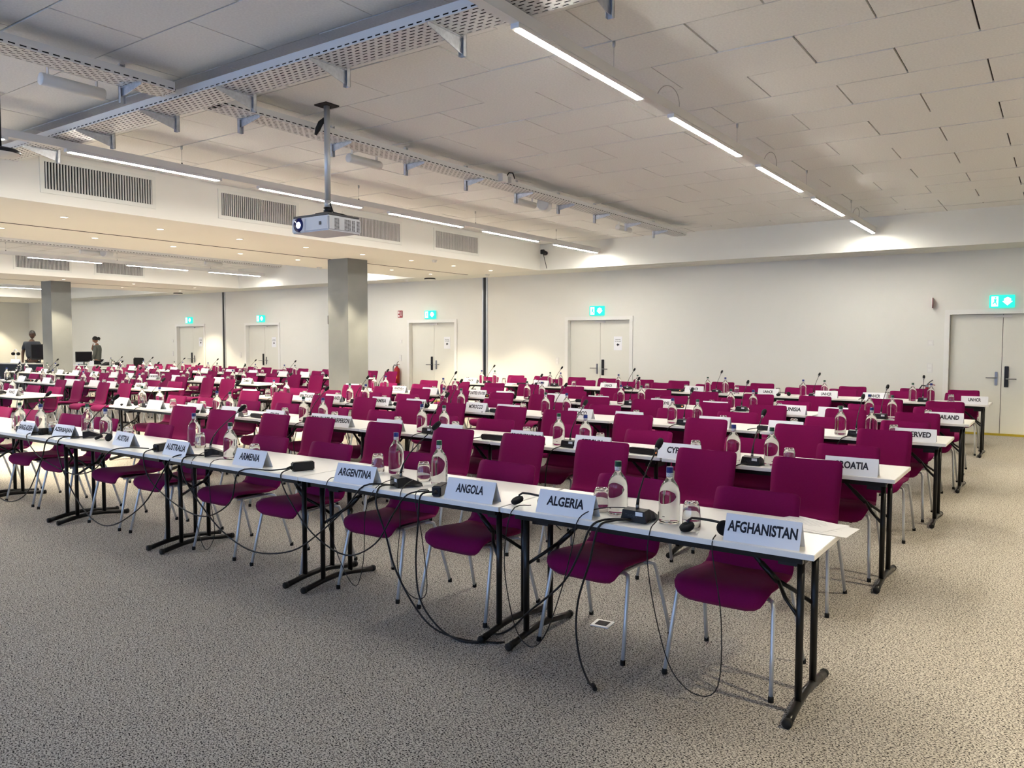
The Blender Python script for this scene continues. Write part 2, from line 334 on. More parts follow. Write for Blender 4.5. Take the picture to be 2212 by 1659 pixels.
# ------------------------------------------------------------------ luminaires
def led_track(x, spans, y0, y1, label, rods, loops=()):
    t = empty('light_track', (x, 0, ZC)); tag(t, label, 'ceiling light', 'suspended linear lights')
    z = 3.50-ZC
    MB().b2(-.035, .035, y0, y1, z+.012, z+.085).build('rail', 'white_metal', t)
    for a, b in spans:
        tb = MB(); tb.b2(-.028, .028, a, b, z-.0155, z+.013); tb = tb.build('led_tube', 'white_metal', t)
        MB().b2(-.023, .023, a+.004, b-.004, z-.0205, z-.016).build('diffuser', 'led', tb)
        for e0, e1 in ((a-.03, a), (b, b+.03)): MB().b2(-.03, .03, e0, e1, z-.018, z+.014).build('tube_holder', 'white_metal', t)
    for y in rods:
        o = MB().tube([(0, y, z+.08), (0, y, -.03)], .0025, 6).build('suspension_wire', 'steel', t)
        MB().lathe([(0, 0), (.012, 0), (.012, -.035), (.004, -.045), (0, -.045)], 8, (0, y, .0)).build('ceiling_cup', 'steel', o)
        MB().lathe([(0, 0), (.008, 0), (.008, .025), (0, .025)], 8, (0, y, z+.08)).build('gripper', 'black', o)
    for y in loops: MB().tube([(.03*math.sin(q*PI/14), y-.22*math.cos(q*PI/14), z+.08+.13*math.sin(q*PI/14)) for q in range(15)], .004, 6).build('feed_cable', 'cable_grey', t)
    return t
mat('cable_grey', (.45, .44, .42), .6)
sp = [(3.96+2.275*i, 5.62+2.275*i) for i in range(5)]; sp0 = [(3.96-2.275*i, 5.62-2.275*i) for i in range(1, 4)]
led_track(-2.74, sp, -3.2, 14.78, 'suspended white light track with five lit tubes, on the right', (-.1, 2.55, 5.19, 7.82, 10.42, 12.98), (6.15, 8.9, 13.3))
led_track(-8.15, [(a-.01, b+.02) for a, b in sp0[:1]+sp], -3.2, 14.95-.1, 'suspended white light track above the vent grilles, left of projector', (-.1, 2.55, 5.18, 7.88, 10.55, 13.12))
sp2 = [(8.35-2.27*i, 10.0-2.27*i) for i in range(0, 4)]+[(10.65, 12.3), (12.95, 14.6)]
led_track(-19.2, sp2, -3.2, 14.75, 'suspended light track in the second bay, before the far bulkhead', (-.1, 5.2, 7.9, 10.4, 13.0))
led_track(-14.75, sp0[:1]+sp, -3.2, 14.75, 'suspended light track hidden behind the first bulkhead', (-.1, 5.2, 7.9, 10.4, 13.0))
led_track(-30.7, [(a+1.0, b+1.0) for a, b in sp2[:4]]+[(11.6, 13.8)], -3.2, 14.5, 'suspended light track in the farthest bay', (-.1, 5.2, 8.4, 10.9, 13.5))
led_track(-25.6, [(a+1.0, b+1.0) for a, b in sp2[:4]]+[(11.6, 13.8)], -3.2, 14.5, 'suspended light track in the farthest bay behind its near bulkhead', (-.1, 5.2, 8.4, 10.9, 13.5))
dl_ring = MB().lathe([(.045, .002), (.062, .002), (.062, -.004), (.045, -.004), (.045, .002)], 16).mesh('trim_ring')
dl_lens = MB().lathe([(0, -.001), (.045, -.001)], 16).mesh('lens')
sl = bpy.data.lights.new('downlight_lamp', 'SPOT'); sl.energy = DOWN_W; sl.color = DOWN_COL; sl.spot_size = math.radians(88); sl.spot_blend = .4; sl.shadow_soft_size = .05
def downlight(x, y, label, lit=True):
    t = empty('downlight', (x, y, ZS)); tag(t, label, 'ceiling light', 'recessed downlights')
    obj('trim_ring', dl_ring, 'white_metal', t); obj('lens', dl_lens, 'downlens', t)
    lo = bpy.data.objects.new('downlight_lamp', sl); COL.objects.link(lo); lo.parent = t; lo.location = (0, 0, -.02)
for i in range(10):
    y = 5.07+1.32*(i-2)
    downlight(-10.62, y, 'recessed square-cut downlight, near line of first bulkhead, %s from the rear wall' % ORD[9-i])
    if i != 7: downlight(-12.38, y-.03, 'recessed downlight, far line of first bulkhead, %s from the rear wall' % ORD[9-i])
for i in range(8):
    y = 8.0+.95*i
    if i % 2 == 0: downlight(-21.5, y+.3, 'recessed downlight, near line of second bulkhead, %s from the rear wall' % ORD[(7-i)//2])
    else: downlight(-23.3, y, 'recessed downlight, far line of second bulkhead, %s from the rear wall' % ORD[(7-i)//2])
for i in range(7): downlight(1.15, 1.2+2.2*i, 'recessed downlight in the right bulkhead, %s from the rear wall' % ORD[6-i])
for i in range(4): downlight(-35.5, 8+2.1*i, 'recessed downlight by the far left end wall, %s from rear wall' % ORD[3-i])
# ------------------------------------------------------------------ ventilation grilles
def grille(x, y0, y1, z0, z1, label):
    t = empty('vent_grille', (x, (y0+y1)/2, (z0+z1)/2)); tag(t, label, 'vent', 'wall vents'); h, w_ = (z1-z0)/2, (y1-y0)/2
    f = MB(); b = .05; f.b2(0, .012, -w_-b, w_+b, h, h+b); f.b2(0, .012, -w_-b, w_+b, -h-b, -h); f.b2(0, .012, -w_-b, -w_, -h, h); f.b2(0, .012, w_, w_+b, -h, h); f.build('frame', 'wall', t)
    MB().b2(.001, .003, -w_, w_, -h, h).build('backing', 'grille_dark', t)
    s = MB(); n = 39
    for i in range(n): y = -w_+(i+.5)*2*w_/n; s.b2(.003, .022, y-.0068, y+.0068, -h, h)
    so = s.build('slats', 'grille', t); so['kind'] = 'stuff'
for i, (a, b) in enumerate(((4.42, 5.73), (6.75, 8.06), (9.05, 10.36), (11.33, 12.62))):
    grille(-9.70, a, b, 3.37, 3.68, 'long slatted air vent on the first bulkhead, %s from the left' % ORD[i])
for i, (a, b) in enumerate(((8.7, 9.95), (10.62, 11.89))):
    grille(-20.65, a, b, 3.37, 3.66, 'dark slatted air vent on the second bulkhead, %s one' % ('left' if i == 0 else 'right'))
# ------------------------------------------------------------------ perforated cable trays
def tray(name, length, width, loc, rz, label, wall_h=.07):
    # local: runs along x from 0 to length, width along y from 0; slots cut through bottom and near wall
    t = empty(name, loc, rz); tag(t, label, 'cable tray', 'perforated cable trays')
    m = MB(); L, px = length, .072; n = int(L/px); rows = max(3, int(width/.036)); py = width/rows
    for r in range(rows):
        off = (r % 2)*px/2
        for i in range(n):
            x0 = i*px+off; x1 = x0+px; y0 = r*py; y1 = y0+py; hx0, hx1, hy0, hy1 = x0+.015, x1-.015, y0+py*.355, y1-py*.355
            v = [(x0, y0, 0), (x1, y0, 0), (x1, y1, 0), (x0, y1, 0), (hx0, hy0, 0), (hx1, hy0, 0), (hx1, hy1, 0), (hx0, hy1, 0)]
            m.add(v, [(0, 1, 5, 4), (1, 2, 6, 5), (2, 3, 7, 6), (3, 0, 4, 7)])
    bo = m.build('perforated_base', 'tray', t); bo['kind'] = 'stuff'
    for k in range(6):
        yy = width*(.13+.148*k); MB().tube([(.02+n*px*q/12, yy+.008*math.sin(q*1.7+k), .020) for q in range(13)], .0175, 6).build('cable', 'cable', t)  # dark cables added inside the tray so its slots look dark from below
    for k, y in enumerate((0, width)):
        m = MB()
        for i in range(n):
            x0 = i*px; x1 = x0+px; z0, z1 = .004, .03; hx0, hx1 = x0+.014, x1-.014
            v = [(x0, y, 0), (x1, y, 0), (x1, y, z1), (x0, y, z1), (hx0, y, .010), (hx1, y, .010), (hx1, y, .019), (hx0, y, .019)]
            m.add(v, [(0, 1, 5, 4), (1, 2, 6, 5), (2, 3, 7, 6), (3, 0, 4, 7)])
        m.b2(0, n*px, y-.0008, y+.0008, .03, wall_h); m.b2(0, n*px, y-(.012 if k else 0), y+(0 if k else .012), wall_h-.003, wall_h)
        m.build('side_wall', 'tray', t)
    return t
tray('cable_tray', 3.0, .26, (-5.85, .72, 3.60), PI/2, 'short perforated cable tray coming in from the left foreground edge')
ty = tray('cable_tray', 10.0, .26, (-5.85, 4.10, 3.60), PI/2, 'perforated white cable tray running past the projector towards the rear wall')
tx = tray('cable_tray', 11.2, .30, (-9.6, 3.79, 3.60), 0, 'wide perforated cable tray crossing the ceiling in the foreground')
tray('cable_tray', 12.0, .26, (-17.4, 2.0, 3.60), PI/2, 'perforated cable tray in the second bay')
def bracket(loc, rz, label, arm=.34, dep=.10):
    t = empty('tray_bracket', loc, rz); tag(t, label, 'bracket', 'cable tray brackets')
    a = MB(); a.prism([(-.02, 0), (arm, 0), (arm, -dep), (arm-.05, -dep), (-.02, -.022)], 'y', -.003, .003); a.b2(-.02, arm, -.02, .02, -.004, 0); a.build('arm', 'galv', t)
    p = MB(); p.b2(arm-.004, arm+.0, -.022, .022, -.12, .185); p.b2(arm-.03, arm, -.022, -.019, -.12, .185); p.b2(arm-.03, arm, .019, .022, -.12, .185); p.build('hanger_channel', 'galv', t)
    s = MB()
    for z in (-.09, -.04, .10, .15): s.b2(arm, arm+.0015, -.006, .006, z-.015, z+.015)
    s.build('slots', 'gap', t)
for i in range(7):
    bracket((-2.2-1.085*i, 3.79, 3.597), PI/2, 'galvanised bracket under foreground cable tray, %s from right' % ORD[i])
for i in range(11):
    bracket((-5.86, 2.30+1.085*i if 2.30+1.085*i < 3.6 or i > 1 else 3.4, 3.597), PI, 'galvanised bracket under projector cable tray, %s from the near end' % ORD[i], .27, .065)
def tube_lamp(loc, label, rz=PI/2):
    t = empty('emergency_light', loc, rz); tag(t, label, 'ceiling light', 'white tubular spotlights')
    MB().lathe([(0, -.24), (.045, -.24), (.048, -.235), (.048, .235), (.045, .24), (0, .24)], 20, (0, 0, 0), 'x').build('housing', 'plastic_white', t)
    m = MB(); m.b2(-.19, -.18, -.012, .012, .02, .10); m.b2(.18, .19, -.012, .012, .02, .10); m.build('clamp', 'white_metal', t)
    MB().tube([(-.185, 0, .10), (.185, 0, .10)], .008, 6).build('hanger', 'white_metal', t)
    MB().tube([(.17, 0, .10), (.17, -.2, .04), (.17, -.42, .0)], .006, 6).build('support_arm', 'white_metal', t)
for i, y in enumerate((3.15, 6.28, 9.45, 12.55)):
    tube_lamp((-6.40, y, 3.595), 'white tubular spotlight hanging beside cable tray, %s from the near end' % ORD[i])
for i, y in enumerate((9.1, 12.2)):
    tube_lamp((-17.9, y, 3.58), 'white tubular light in the second bay, %s one' % ('left' if i == 0 else 'right'))
def can(loc, label):
    t = empty('ceiling_speaker', loc, .35); tag(t, label, 'speaker', 'cylindrical ceiling speakers')
    MB().lathe([(0, -.10), (.088, -.10), (.092, -.09), (.092, .10), (.085, .105), (0, .105)], 24, (0, 0, 0), 'y').build('housing', 'plastic_white', t)
    MB().lathe([(0, -.101), (.082, -.101)], 24, (0, 0, 0), 'y').build('face_grille', 'grille', t)
    MB().tube([(0, 0, .09), (0, 0, .2), (.12, 0, .24)], .01, 6).build('bracket', 'white_metal', t)
can((-6.22, 9.68, 3.585), 'white cylindrical speaker by the cable tray near the rear'); can((-17.7, 9.35, 3.58), 'white cylindrical speaker in the second bay')
# power connector box on tray with looping black cable
t = empty('junction_box', (-5.83, 8.1, 3.62)); tag(t, 'white junction box with looped black cable on the tray', 'box')
MB().box((0, 0, .04), (.09, .12, .10), bev=.006).build('box', 'white_metal', t); MB().box((0, .2, .04), (.06, .10, .08), bev=.005).build('connector', 'white_metal', t)
MB().tube([(.03, .03, .05), (.06, .06, .11), (.06, .14, .12), (.05, .2, .06)], .008, 6).build('cable', 'cable', t)
t = empty('wall_camera', (-9.55, 14.86, 3.55)); tag(t, 'small black wall camera with antenna in the bulkhead corner', 'camera')
MB().box((-.05, .02, .06), (.10, .05, .10), bev=.01).build('mount', 'black', t); MB().lathe([(0, -.05), (.05, -.05), (.055, -.03), (.045, .03), (0, .035)], 16, (.06, -.03, .02), 'y').build('lens_housing', 'black_gloss', t)
MB().tube([(-.03, 0, .05), (.04, -.02, -.15), (.09, -.02, -.32)], .008, 6).build('antenna', 'black', t)
def dome(loc, label, r=.11):
    t = empty('ceiling_dome', loc); tag(t, label, 'detector', 'ceiling domes')
    MB().lathe([(0, 0), (r*.85, 0), (r, -.018), (r*.92, -.03)], 24).build('rim', 'black', t); MB().lathe([(r*.92, -.03), (r*.75, -.052), (r*.4, -.064), (0, -.068)], 24).build('dome', 'plastic_white', t)
dome((-13.2, 15.2, ZS), 'white domed access point with black rim near the middle doors', .15)
dome((-24.3, 15.2, ZS), 'white domed access point near the far left doors', .15)
t = empty('ceiling_dome', (-7.72, 3.16, ZC)); tag(t, 'large white domed access point hanging at the left edge', 'detector', 'ceiling domes')
MB().tube([(0, 0, 0), (0, 0, -.50)], .012, 8).build('drop_rod', 'black', t); MB().lathe([(0, -.48), (.13, -.49), (.16, -.515), (.15, -.53)], 24).build('rim', 'black', t); MB().lathe([(.15, -.53), (.12, -.55), (.06, -.56), (0, -.562)], 24).build('dome', 'plastic_white', t)
def detector(loc, label):
    t = empty('smoke_detector', loc); tag(t, label, 'detector', 'smoke detectors')
    MB().lathe([(0, 0), (.055, 0), (.055, -.015), (.045, -.02)], 18).build('base', 'plastic_white', t); MB().lathe([(.045, -.02), (.04, -.045), (0, -.05)], 18).build('chamber', 'white_metal', t)
detector((-10.17, 11.85, ZS), 'white smoke detector among the downlights of the first bulkhead'); detector((-13.25, 11.63, ZS), 'white smoke detector left of the concrete column')
detector((-11.3, 15.1, ZS), 'white smoke detector above the black partition post'); detector((-14.0, 15.2, ZS), 'white smoke detector left of the domed access point')
# ------------------------------------------------------------------ projector
t = empty('projector', (-5.64, 5.06, ZC)); tag(t, 'ceiling-hung white projector with lit lens on a long grey pole', 'projector')
MB().box((0, 0, -.004), (.16, .16, .012)).build('ceiling_plate', 'gap', t)
MB().tube([(0, 0, -.005), (0, 0, -.90)], .028, 16).build('pole', 'steel', t)
o = MB().tube([(0, 0, -.87), (0, 0, -.94)], .032, 16).build('collar', 'steel', t)
m = MB(); m.tube([(0, 0, -.935), (0, 0, -.985)], .04, 14); m.box((0, 0, -1.0), (.16, .16, .02)); m.lathe([(0, -1.0), (.12, -1.0), (.13, -1.02), (0, -1.02)], 20)
for sx in (-1, 1):
    for sy in (-1, 1): m.tube([(0, 0, -1.0), (sx*.15, sy*.13, -1.025)], .012, 6)
m.build('mount_bracket', 'black', t)
b = MB().box((0, -.02, -1.115), (.50, .40, .135), bev=.012).build('body', 'proj', t)
MB().box((0, -.02, -1.038), (.48, .38, .022), bev=.006).build('top_cover', 'proj_dark', t)
MB().prism([(-.27, -.06), (-.10, -.06), (-.10, .055), (-.26, .055)], 'y', -.226, -.21).build('lens_panel', 'proj', t, (.04, 0, -1.115))
MB().lathe([(0, -.232), (.062, -.232), (.066, -.222), (.066, -.21)], 24, (-.145, 0, -1.112), 'y').build('lens_ring', 'lens_blue', t)
MB().lathe([(0, -.235), (.028, -.235)], 20, (-.135, 0, -1.115), 'y').build('lens', 'projlens', t)
MB().b2(.13, .155, -.224, -.215, -1.13, -1.10).build('sensor_window', 'proj_dark', t)
v = MB()
for c, n in ((-.14, 3), (-.02, 4), (.07, 2), (.13, 2)):
    for i in range(n):
        for j in range(9): v.b2(.2495, .2515, c+i*.02-.007, c+i*.02+.007, -1.165+j*.011, -1.159+j*.011)
o = v.build('vent_slots', 'gap', t); o['kind'] = 'stuff'
MB().tube([(-.02, .0, -.12), (-.05, -.03, -.16), (-.07, -.05, -.22), (-.09, -.06, -.27)], [.02, .025, .025, .012], 8).build('cable_sleeve', 'cable', t)
MB().tube([(.03, 0, -.90), (.05, .02, -.98), (.12, .08, -1.0), (.17, .16, -1.03), (.18, .2, -1.02), (.19, .17, -1.035)], .006, 6).build('power_cable', 'cable', t)
# ------------------------------------------------------------------ chair prototype (faces -y)
def shell(prof, widths, thick, nx=10, curve=None, corner=None):
    # loft of a profile in yz with rounded sheet of given thickness
    n = len(prof); P = [Vector((0, a, b)) for a, b in prof]; N = []
    for i in range(n):
        t_ = (P[min(i+1, n-1)]-P[max(i-1, 0)]).normalized(); N.append(Vector((0, -t_.z, t_.y)))
    m = MB(); vs = []
    for side in (0, 1):
        for i in range(n):
            for j in range(nx+1):
                u = -1+2*j/nx; w_ = widths[i]/2; e = abs(u)
                p = P[i]+Vector((u*w_, 0, 0)); c = curve[i] if curve else 0
                p += N[i]*(c*u*u)
                th = thick*(1-.75*e**8)
                vs.append(p + N[i]*(th/2 if side == 0 else -th/2))
    k = (nx+1); fs = []
    for side in (0, 1):
        o_ = side*n*k
        for i in range(n-1):
            for j in range(nx):
                a = o_+i*k+j; fs.append((a, a+1, a+1+k, a+k))
    def st(seq): 
        for a, b in zip(seq, seq[1:]): fs.append((a, b, b+n*k, a+n*k))
    st([j for j in range(k)]); st([(n-1)*k+j for j in range(k)]); st([i*k for i in range(n)]); st([i*k+nx for i in range(n)])
    m.add(vs, fs, True); return m
def make_chair():
    t = empty('conference_chair')
    seat_prof = [(-.243, .395), (-.252, .415), (-.250, .438), (-.232, .457), (-.19, .468), (-.10, .463), (.02, .452), (.10, .447), (.155, .455)]
    seat_w = [.34, .40, .43, .45, .46, .465, .46, .45, .445]
    shell(seat_prof, seat_w, .032, curve=[0, 0, 0, .004, .008, .012, .014, .014, .012]).build('seat', 'fabric', t)
    back_prof = [(.155, .455), (.192, .478), (.215, .515), (.228, .56), (.243, .625), (.262, .70), (.281, .765), (.298, .815), (.305, .832), (.308, .840), (.309, .843)]
    back_w = [.445, .44, .435, .435, .44, .445, .445, .44, .43, .405, .36]
    shell(back_prof, back_w, .030, curve=[.012, .014, .018, .022, .024, .025, .025, .025, .025, .025, .025]).build('backrest', 'fabric', t)
    f = MB()
    for s in (-1, 1): f.tube([(s*.17, -.17, .424), (s*.17, .14, .420)], .009, 6)
    f.tube([(-.17, -.13, .424), (.17, -.13, .424)], .009, 6); f.tube([(-.17, .10, .420), (.17, .10, .420)], .009, 6); f.box((0, -.02, .425), (.30, .22, .012)); f.build('seat_frame', 'steel', t)
    for s in (-1, 1):
        l = MB().tube([(s*.15, -.13, .424), (s*.205, -.15, .430), (s*.226, -.163, .424), (s*.235, -.175, .40), (s*.247, -.22, .20), (s*.258, -.262, .012)], .0105, 8).build('leg', 'steel', t)
        MB().lathe([(0, 0), (.0135, 0), (.0135, .022), (.011, .026), (0, .026)], 8, (s*.2585, -.263, 0)).build('foot_cap', 'rubber', l)
        l = MB().tube([(s*.15, .10, .420), (s*.20, .12, .426), (s*.22, .135, .42), (s*.228, .145, .39), (s*.243, .205, .20), (s*.255, .262, .012)], .0105, 8).build('leg', 'steel', t)
        MB().lathe([(0, 0), (.0135, 0), (.0135, .022), (.011, .026), (0, .026)], 8, (s*.2555, .263, 0)).build('foot_cap', 'rubber', l)
    return t
CHAIR = make_chair()
# ------------------------------------------------------------------ folding table prototype
TD, TL = .65, 1.60
def make_table():
    t = empty('folding_table')
    MB().box((0, 0, .7275), (TL, TD, .025), bev=.002).build('tabletop', 'laminate', t)
    r = MB(); r.b2(-TL/2+.06, TL/2-.06, -TD/2+.05, -TD/2+.075, .68, .715); r.b2(-TL/2+.06, TL/2-.06, TD/2-.10, TD/2-.075, .68, .715); r.build('underframe', 'black_tube', t)
    for s in (-1, 1):
        x = s*(TL/2-.085)
        ft = [(x, -.36, .020), (x, -.30, .030), (x, -.20, .046), (x, -.08, .056), (x, .04, .048), (x, .15, .032), (x, .25, .020)]
        fo = MB().tube(ft, .019, 10).build('foot', 'black_tube', t)
        for a, b in ((ft[0], -1), (ft[-1], 1)): MB().lathe([(0, -.012), (.0195, -.012), (.021, -.006), (.021, .012), (0, .012)], 10, (a[0], a[1]+b*.002, a[2]+.001), 'y').build('end_cap', 'rubber', fo)
        for y in (-.20, .04): MB().tube([(x, y, .05), (x, y, .70)], .0165, 10).build('leg', 'black_tube', t)
        MB().b2(x-.03, x+.03, -.26, .10, .695, .715).build('leg_mount', 'black_tube', t)
        b = MB(); xi = x-s*.31; xj = x-s*.13; b.tube([(xi, -.08, .70), (xj, -.08, .53)], .011, 8); b.tube([(xj+(xi-xj)*.45, -.08, .53+.17*.45), (xj, -.08, .53)], .0145, 8)
        for y in (-.20, .04): b.tube([(xj, -.08, .535), (xj+s*.05, -.08+(y+.08)*.55, .485), (x, y, .42)], .010, 8)
        b.build('brace', 'black_tube', t)
        MB().box((x-s*.06, -.08, .665), (.10, .16, .06)).build('hinge_housing', 'black', t)
    return t
TABLE = make_table()
# ------------------------------------------------------------------ table-top things
def make_bottle(cap):
    t = empty('water_bottle')
    g = MB().lathe([(0, .0015), (.036, .0015), (.047, .003), (.0505, .010), (.051, .020), (.051, .135), (.0505, .150), (.046, .170), (.037, .188), (.025, .206), (.0178, .218), (.0160, .226), (.0160, .252), (.0160, .256), (0, .256)], 22).build('glass_body', 'water', t)
    MB().lathe([(.0163, .226), (.0167, .2265), (.0167, .245), (.0163, .2455)], 18).build('neck_label', 'neck_label', t)
    MB().lathe([(.0178, .246), (.0178, .250), (.0170, .251), (.0170, .271), (.0155, .273), (0, .273)], 18).build('screw_cap', cap, t)
    m = MB()
    for i in range(2):
        q = -2.05+i*.13; r = .0515; m.add([(r*math.cos(q), r*math.sin(q), .036), (r*math.cos(q+.13), r*math.sin(q+.13), .036), (r*math.cos(q+.13), r*math.sin(q+.13), .0395), (r*math.cos(q), r*math.sin(q), .0395)], [(0, 1, 2, 3)])
    m.build('print_mark', 'ink', t); return t
BOT_B, BOT_G = make_bottle('cap_blue'), make_bottle('cap_green')
def make_glass():
    t = MB().lathe([(.0425, 0), (.0437, .001), (.044, .035), (.040, .085), (.034, .112), (.028, .121), (0, .122)] + [(0, .108), (.025, .107), (.031, .101), (.037, .08), (.0415, .035), (.0415, .001), (.0425, 0)], 20).build('drinking_glass', 'glass'); return t
GLASS = make_glass()
def make_mic():
    t = empty('microphone_unit')   # front of the housing (with print) towards -y
    b = MB(); prof = [(-.075, .010), (-.070, .060), (-.02, .064), (.075, .022), (.085, .012), (.085, .004), (.045, .004), (.02, .018), (-.02, .018), (-.04, .004), (-.075, .004)]
    # housing built from the side profile, split in strips to keep quads planar
    pr = [(-.075, .060, .004), (-.02, .064, .016), (.03, .044, .012), (.085, .020, .002)]
    vs = []
    for y, zt, zb in pr:
        wt = .058 if y < .05 else .05; wb = .07
        vs += [(-wb, y, zb), (wb, y, zb), (wt, y, zt), (-wt, y, zt)]
    fs = [(0, 1, 2, 3), (15, 14, 13, 12)]
    for i in range(3):
        for j in range(4): a = i*4+j; c = i*4+(j+1) % 4; fs.append((a, a+4, c+4, c))
    b.add(vs, fs); b.build('housing', 'black', t)
    lettering('TAIDEN', t, (-.012, -.0756, .034), (PI/2, 0, 0), .062, .014, 'taiden', 0, 'embossed_name')
    MB().b2(.012, .050, -.0765, -.0752, .036, .055).build('sticker', 'sticker', t)
    MB().lathe([(0, .060), (.009, .060), (.009, .082), (0, .082)], 12, (0, -.03, 0)).build('socket_ring', 'chrome', t)
    g = [(0, -.03, .08), (0, -.026, .10), (0, -.012, .14), (0, .03, .20), (0, .09, .258), (0, .155, .315), (0, .175, .333)]
    MB().tube(g, [.008, .008, .0042, .0038, .0036, .0036, .0036], 8).build('gooseneck', 'mic_stem', t)
    h = MB(); h.tube([(0, .172, .330), (0, .18, .337), (0, .192, .347), (0, .212, .364), (0, .226, .376), (0, .231, .380)], [.006, .0125, .0165, .0175, .013, .004], 12); h.build('microphone_head', 'foam', t)
    MB().tube([(0, .168, .327), (0, .177, .335)], .0095, 12).build('light_ring', 'chrome', t)
    return t
mat('mic_stem', (.03, .03, .032), .25, .6); mat('foam', (.006, .006, .007), .9)
MIC = make_mic()
def make_headset():
    t = empty('headset')
    MB().tube([(-.085, -.02, .03), (-.083, -.012, .052), (-.07, .0, .062), (-.03, .012, .060), (.03, .012, .056), (.07, .0, .052), (.083, -.012, .045), (.085, -.02, .034)], .0062, 6).build('headband', 'black', t)
    for s in (-1, 1):
        e = MB(); R_ = Matrix.Rotation(.35 if s < 0 else 1.2, 3, 'X') @ Matrix.Rotation(s*.25, 3, 'Y')
        tmp = MB().lathe([(0, -.012), (.030, -.012), (.035, -.005), (.035, .006), (.027, .012), (.012, .011), (0, .008)], 18)
        e.add([R_ @ Vector(v)+Vector((s*.085, -.03, .0265 if s < 0 else .038)) for v in tmp.v], tmp.f, True); e.build('ear_pad', 'foam', t)
    return t
HEAD = make_headset()
def make_strip():
    t = empty('power_strip')
    MB().box((0, 0, .024), (.26, .055, .045), bev=.008).build('body', 'black', t)
    m = MB()
    for i in range(5): m.lathe([(0, .0005), (.018, .0005)], 14, (-.09+i*.04, 0, .0468))
    m.build('sockets', 'rubber', t); MB().b2(.108, .122, -.0285, -.0272, .02, .03).build('power_light', 'power_led', t)
    MB().tube([(-.13, 0, .02), (-.17, -.01, .012), (-.2, -.05, .006), (-.19, -.10, .006)], .005, 6).build('lead', 'cable', t)
    return t
STRIP = make_strip()
def make_plate(w_=.33):
    h, d, th = .113, .045, .0012
    m = MB()
    m.add([(-w_/2, -d, 0), (w_/2, -d, 0), (w_/2, 0, h), (-w_/2, 0, h), (-w_/2, d, 0), (w_/2, d, 0), (-w_/2, -d+th*1.2, 0), (w_/2, -d+th*1.2, 0), (w_/2, 0, h-.003), (-w_/2, 0, h-.003), (-w_/2, d-th*1.2, 0), (w_/2, d-th*1.2, 0)],
          [(0, 1, 2, 3), (3, 2, 5, 4), (7, 6, 9, 8), (8, 9, 10, 11), (0, 6, 7, 1), (4, 5, 11, 10), (0, 3, 9, 6), (3, 4, 10, 9), (1, 7, 8, 2), (2, 8, 11, 5)])
    return m.mesh('nameplate')
PLATE, PLATE_W = make_plate(), make_plate(.62)
TILT = math.atan2(.113, .045)
def nameplate(x, y, text, rowname, seat, rz=0, wide=False):
    o = obj('nameplate', PLATE_W if wide else PLATE, 'card', None, (x, y, .7402)); o.rotation_euler = (0, 0, rz)
    if text and text != 'UNHCR': lab = 'white tent nameplate reading %s on the %s' % (text.split('|')[0].title(), rowname)
    elif text: lab = 'white tent nameplate with five black letters on the %s, %s from its right end' % (rowname, ORD[seat])
    else: lab = 'white tent nameplate with hidden lettering on the %s, %s from its right end' % (rowname, ORD[seat])
    tag(o, lab, 'nameplate', 'delegation nameplates')
    if text:
        lines = text.split('|'); n = max(len(l) for l in lines)
        if len(lines) == 1:
            wd_ = min(.60 if wide else .302, len(text)*.0310)
            lettering(text, o, (0, -.045*(1-.0635/.113)-.0009, .0635), (TILT, 0, 0), wd_, .050, 'ink', .034)
        else:
            for i, l in enumerate(lines):
                zz = (.071, .036)[i]; lettering(l, o, (0, -.045*(1-zz/.113)-.0009, zz), (TILT, 0, 0), min(.30, len(l)*(.026 if i == 0 else .012)), .036 if i == 0 else .014, 'ink', .03)
    return o
def cable(name, pts, r, label, group='table cables', smooth=True):
    P = [Vector(p) for p in pts]; out = []
    if len(P) > 2:
        for i in range(len(P)-1):
            p0, p1, p2, p3 = P[max(i-1, 0)], P[i], P[i+1], P[min(i+2, len(P)-1)]
            for k in range(5):
                t = k/5; out.append(.5*((2*p1)+(p2-p0)*t+(2*p0-5*p1+4*p2-p3)*t*t+(3*p1-p0-3*p2+p3)*t**3))
        out.append(P[-1])
    else: out = P
    return tag(MB().tube(out, r, 6).build(name, 'cable'), label, 'cable', group)
register(None)
# ------------------------------------------------------------------ seating plan
# rows: name, front edge y, drift per table, right end x, spacing, tables, plates (centre x, text)
def spread(xr, sp, n): return [xr-TL/2-sp*i for i in range(n)]
P1 = [(-1.045, 'AFGHANISTAN'), (-2.04, 'ALGERIA'), (-2.655, 'ANGOLA'), (-3.555, 'ARGENTINA'), (-4.65, 'ARMENIA'), (-5.52, 'AUSTRALIA'), (-6.40, 'AUSTRIA'), (-7.40, 'AZERBAIJAN'), (-7.93, 'BANGLADESH'), (-8.93, 'BELARUS')]
P2 = [(-1.125, 'CROATIA'), (-2.33, 'CYPRUS'), (-3.09, 'CZECHIA'), (-3.73, 'DEMOCRATIC REPUBLIC|OF THE CONGO'), (-4.61, ''), (-5.36, ''), (-6.2, 'SECOND VICE-CHAIRPERSON'), (-7.1, 'CONGO'), (-7.92, ''), (-8.66, ''), (-9.54, ''), (-10.34, '')]
P3 = [(-1.045, 'RESERVED'), (-2.17, ''), (-2.89, ''), (-3.85, ''), (-4.47, 'MEXICO'), (-5.47, ''), (-5.96, 'MOROCCO'), (-6.97, 'MOZAMBIQUE'), (-7.61, 'NAMIBIA'), (-8.55, 'NETHERLANDS'), (-9.14, 'NEW ZEALAND'), (-10.5, '')]
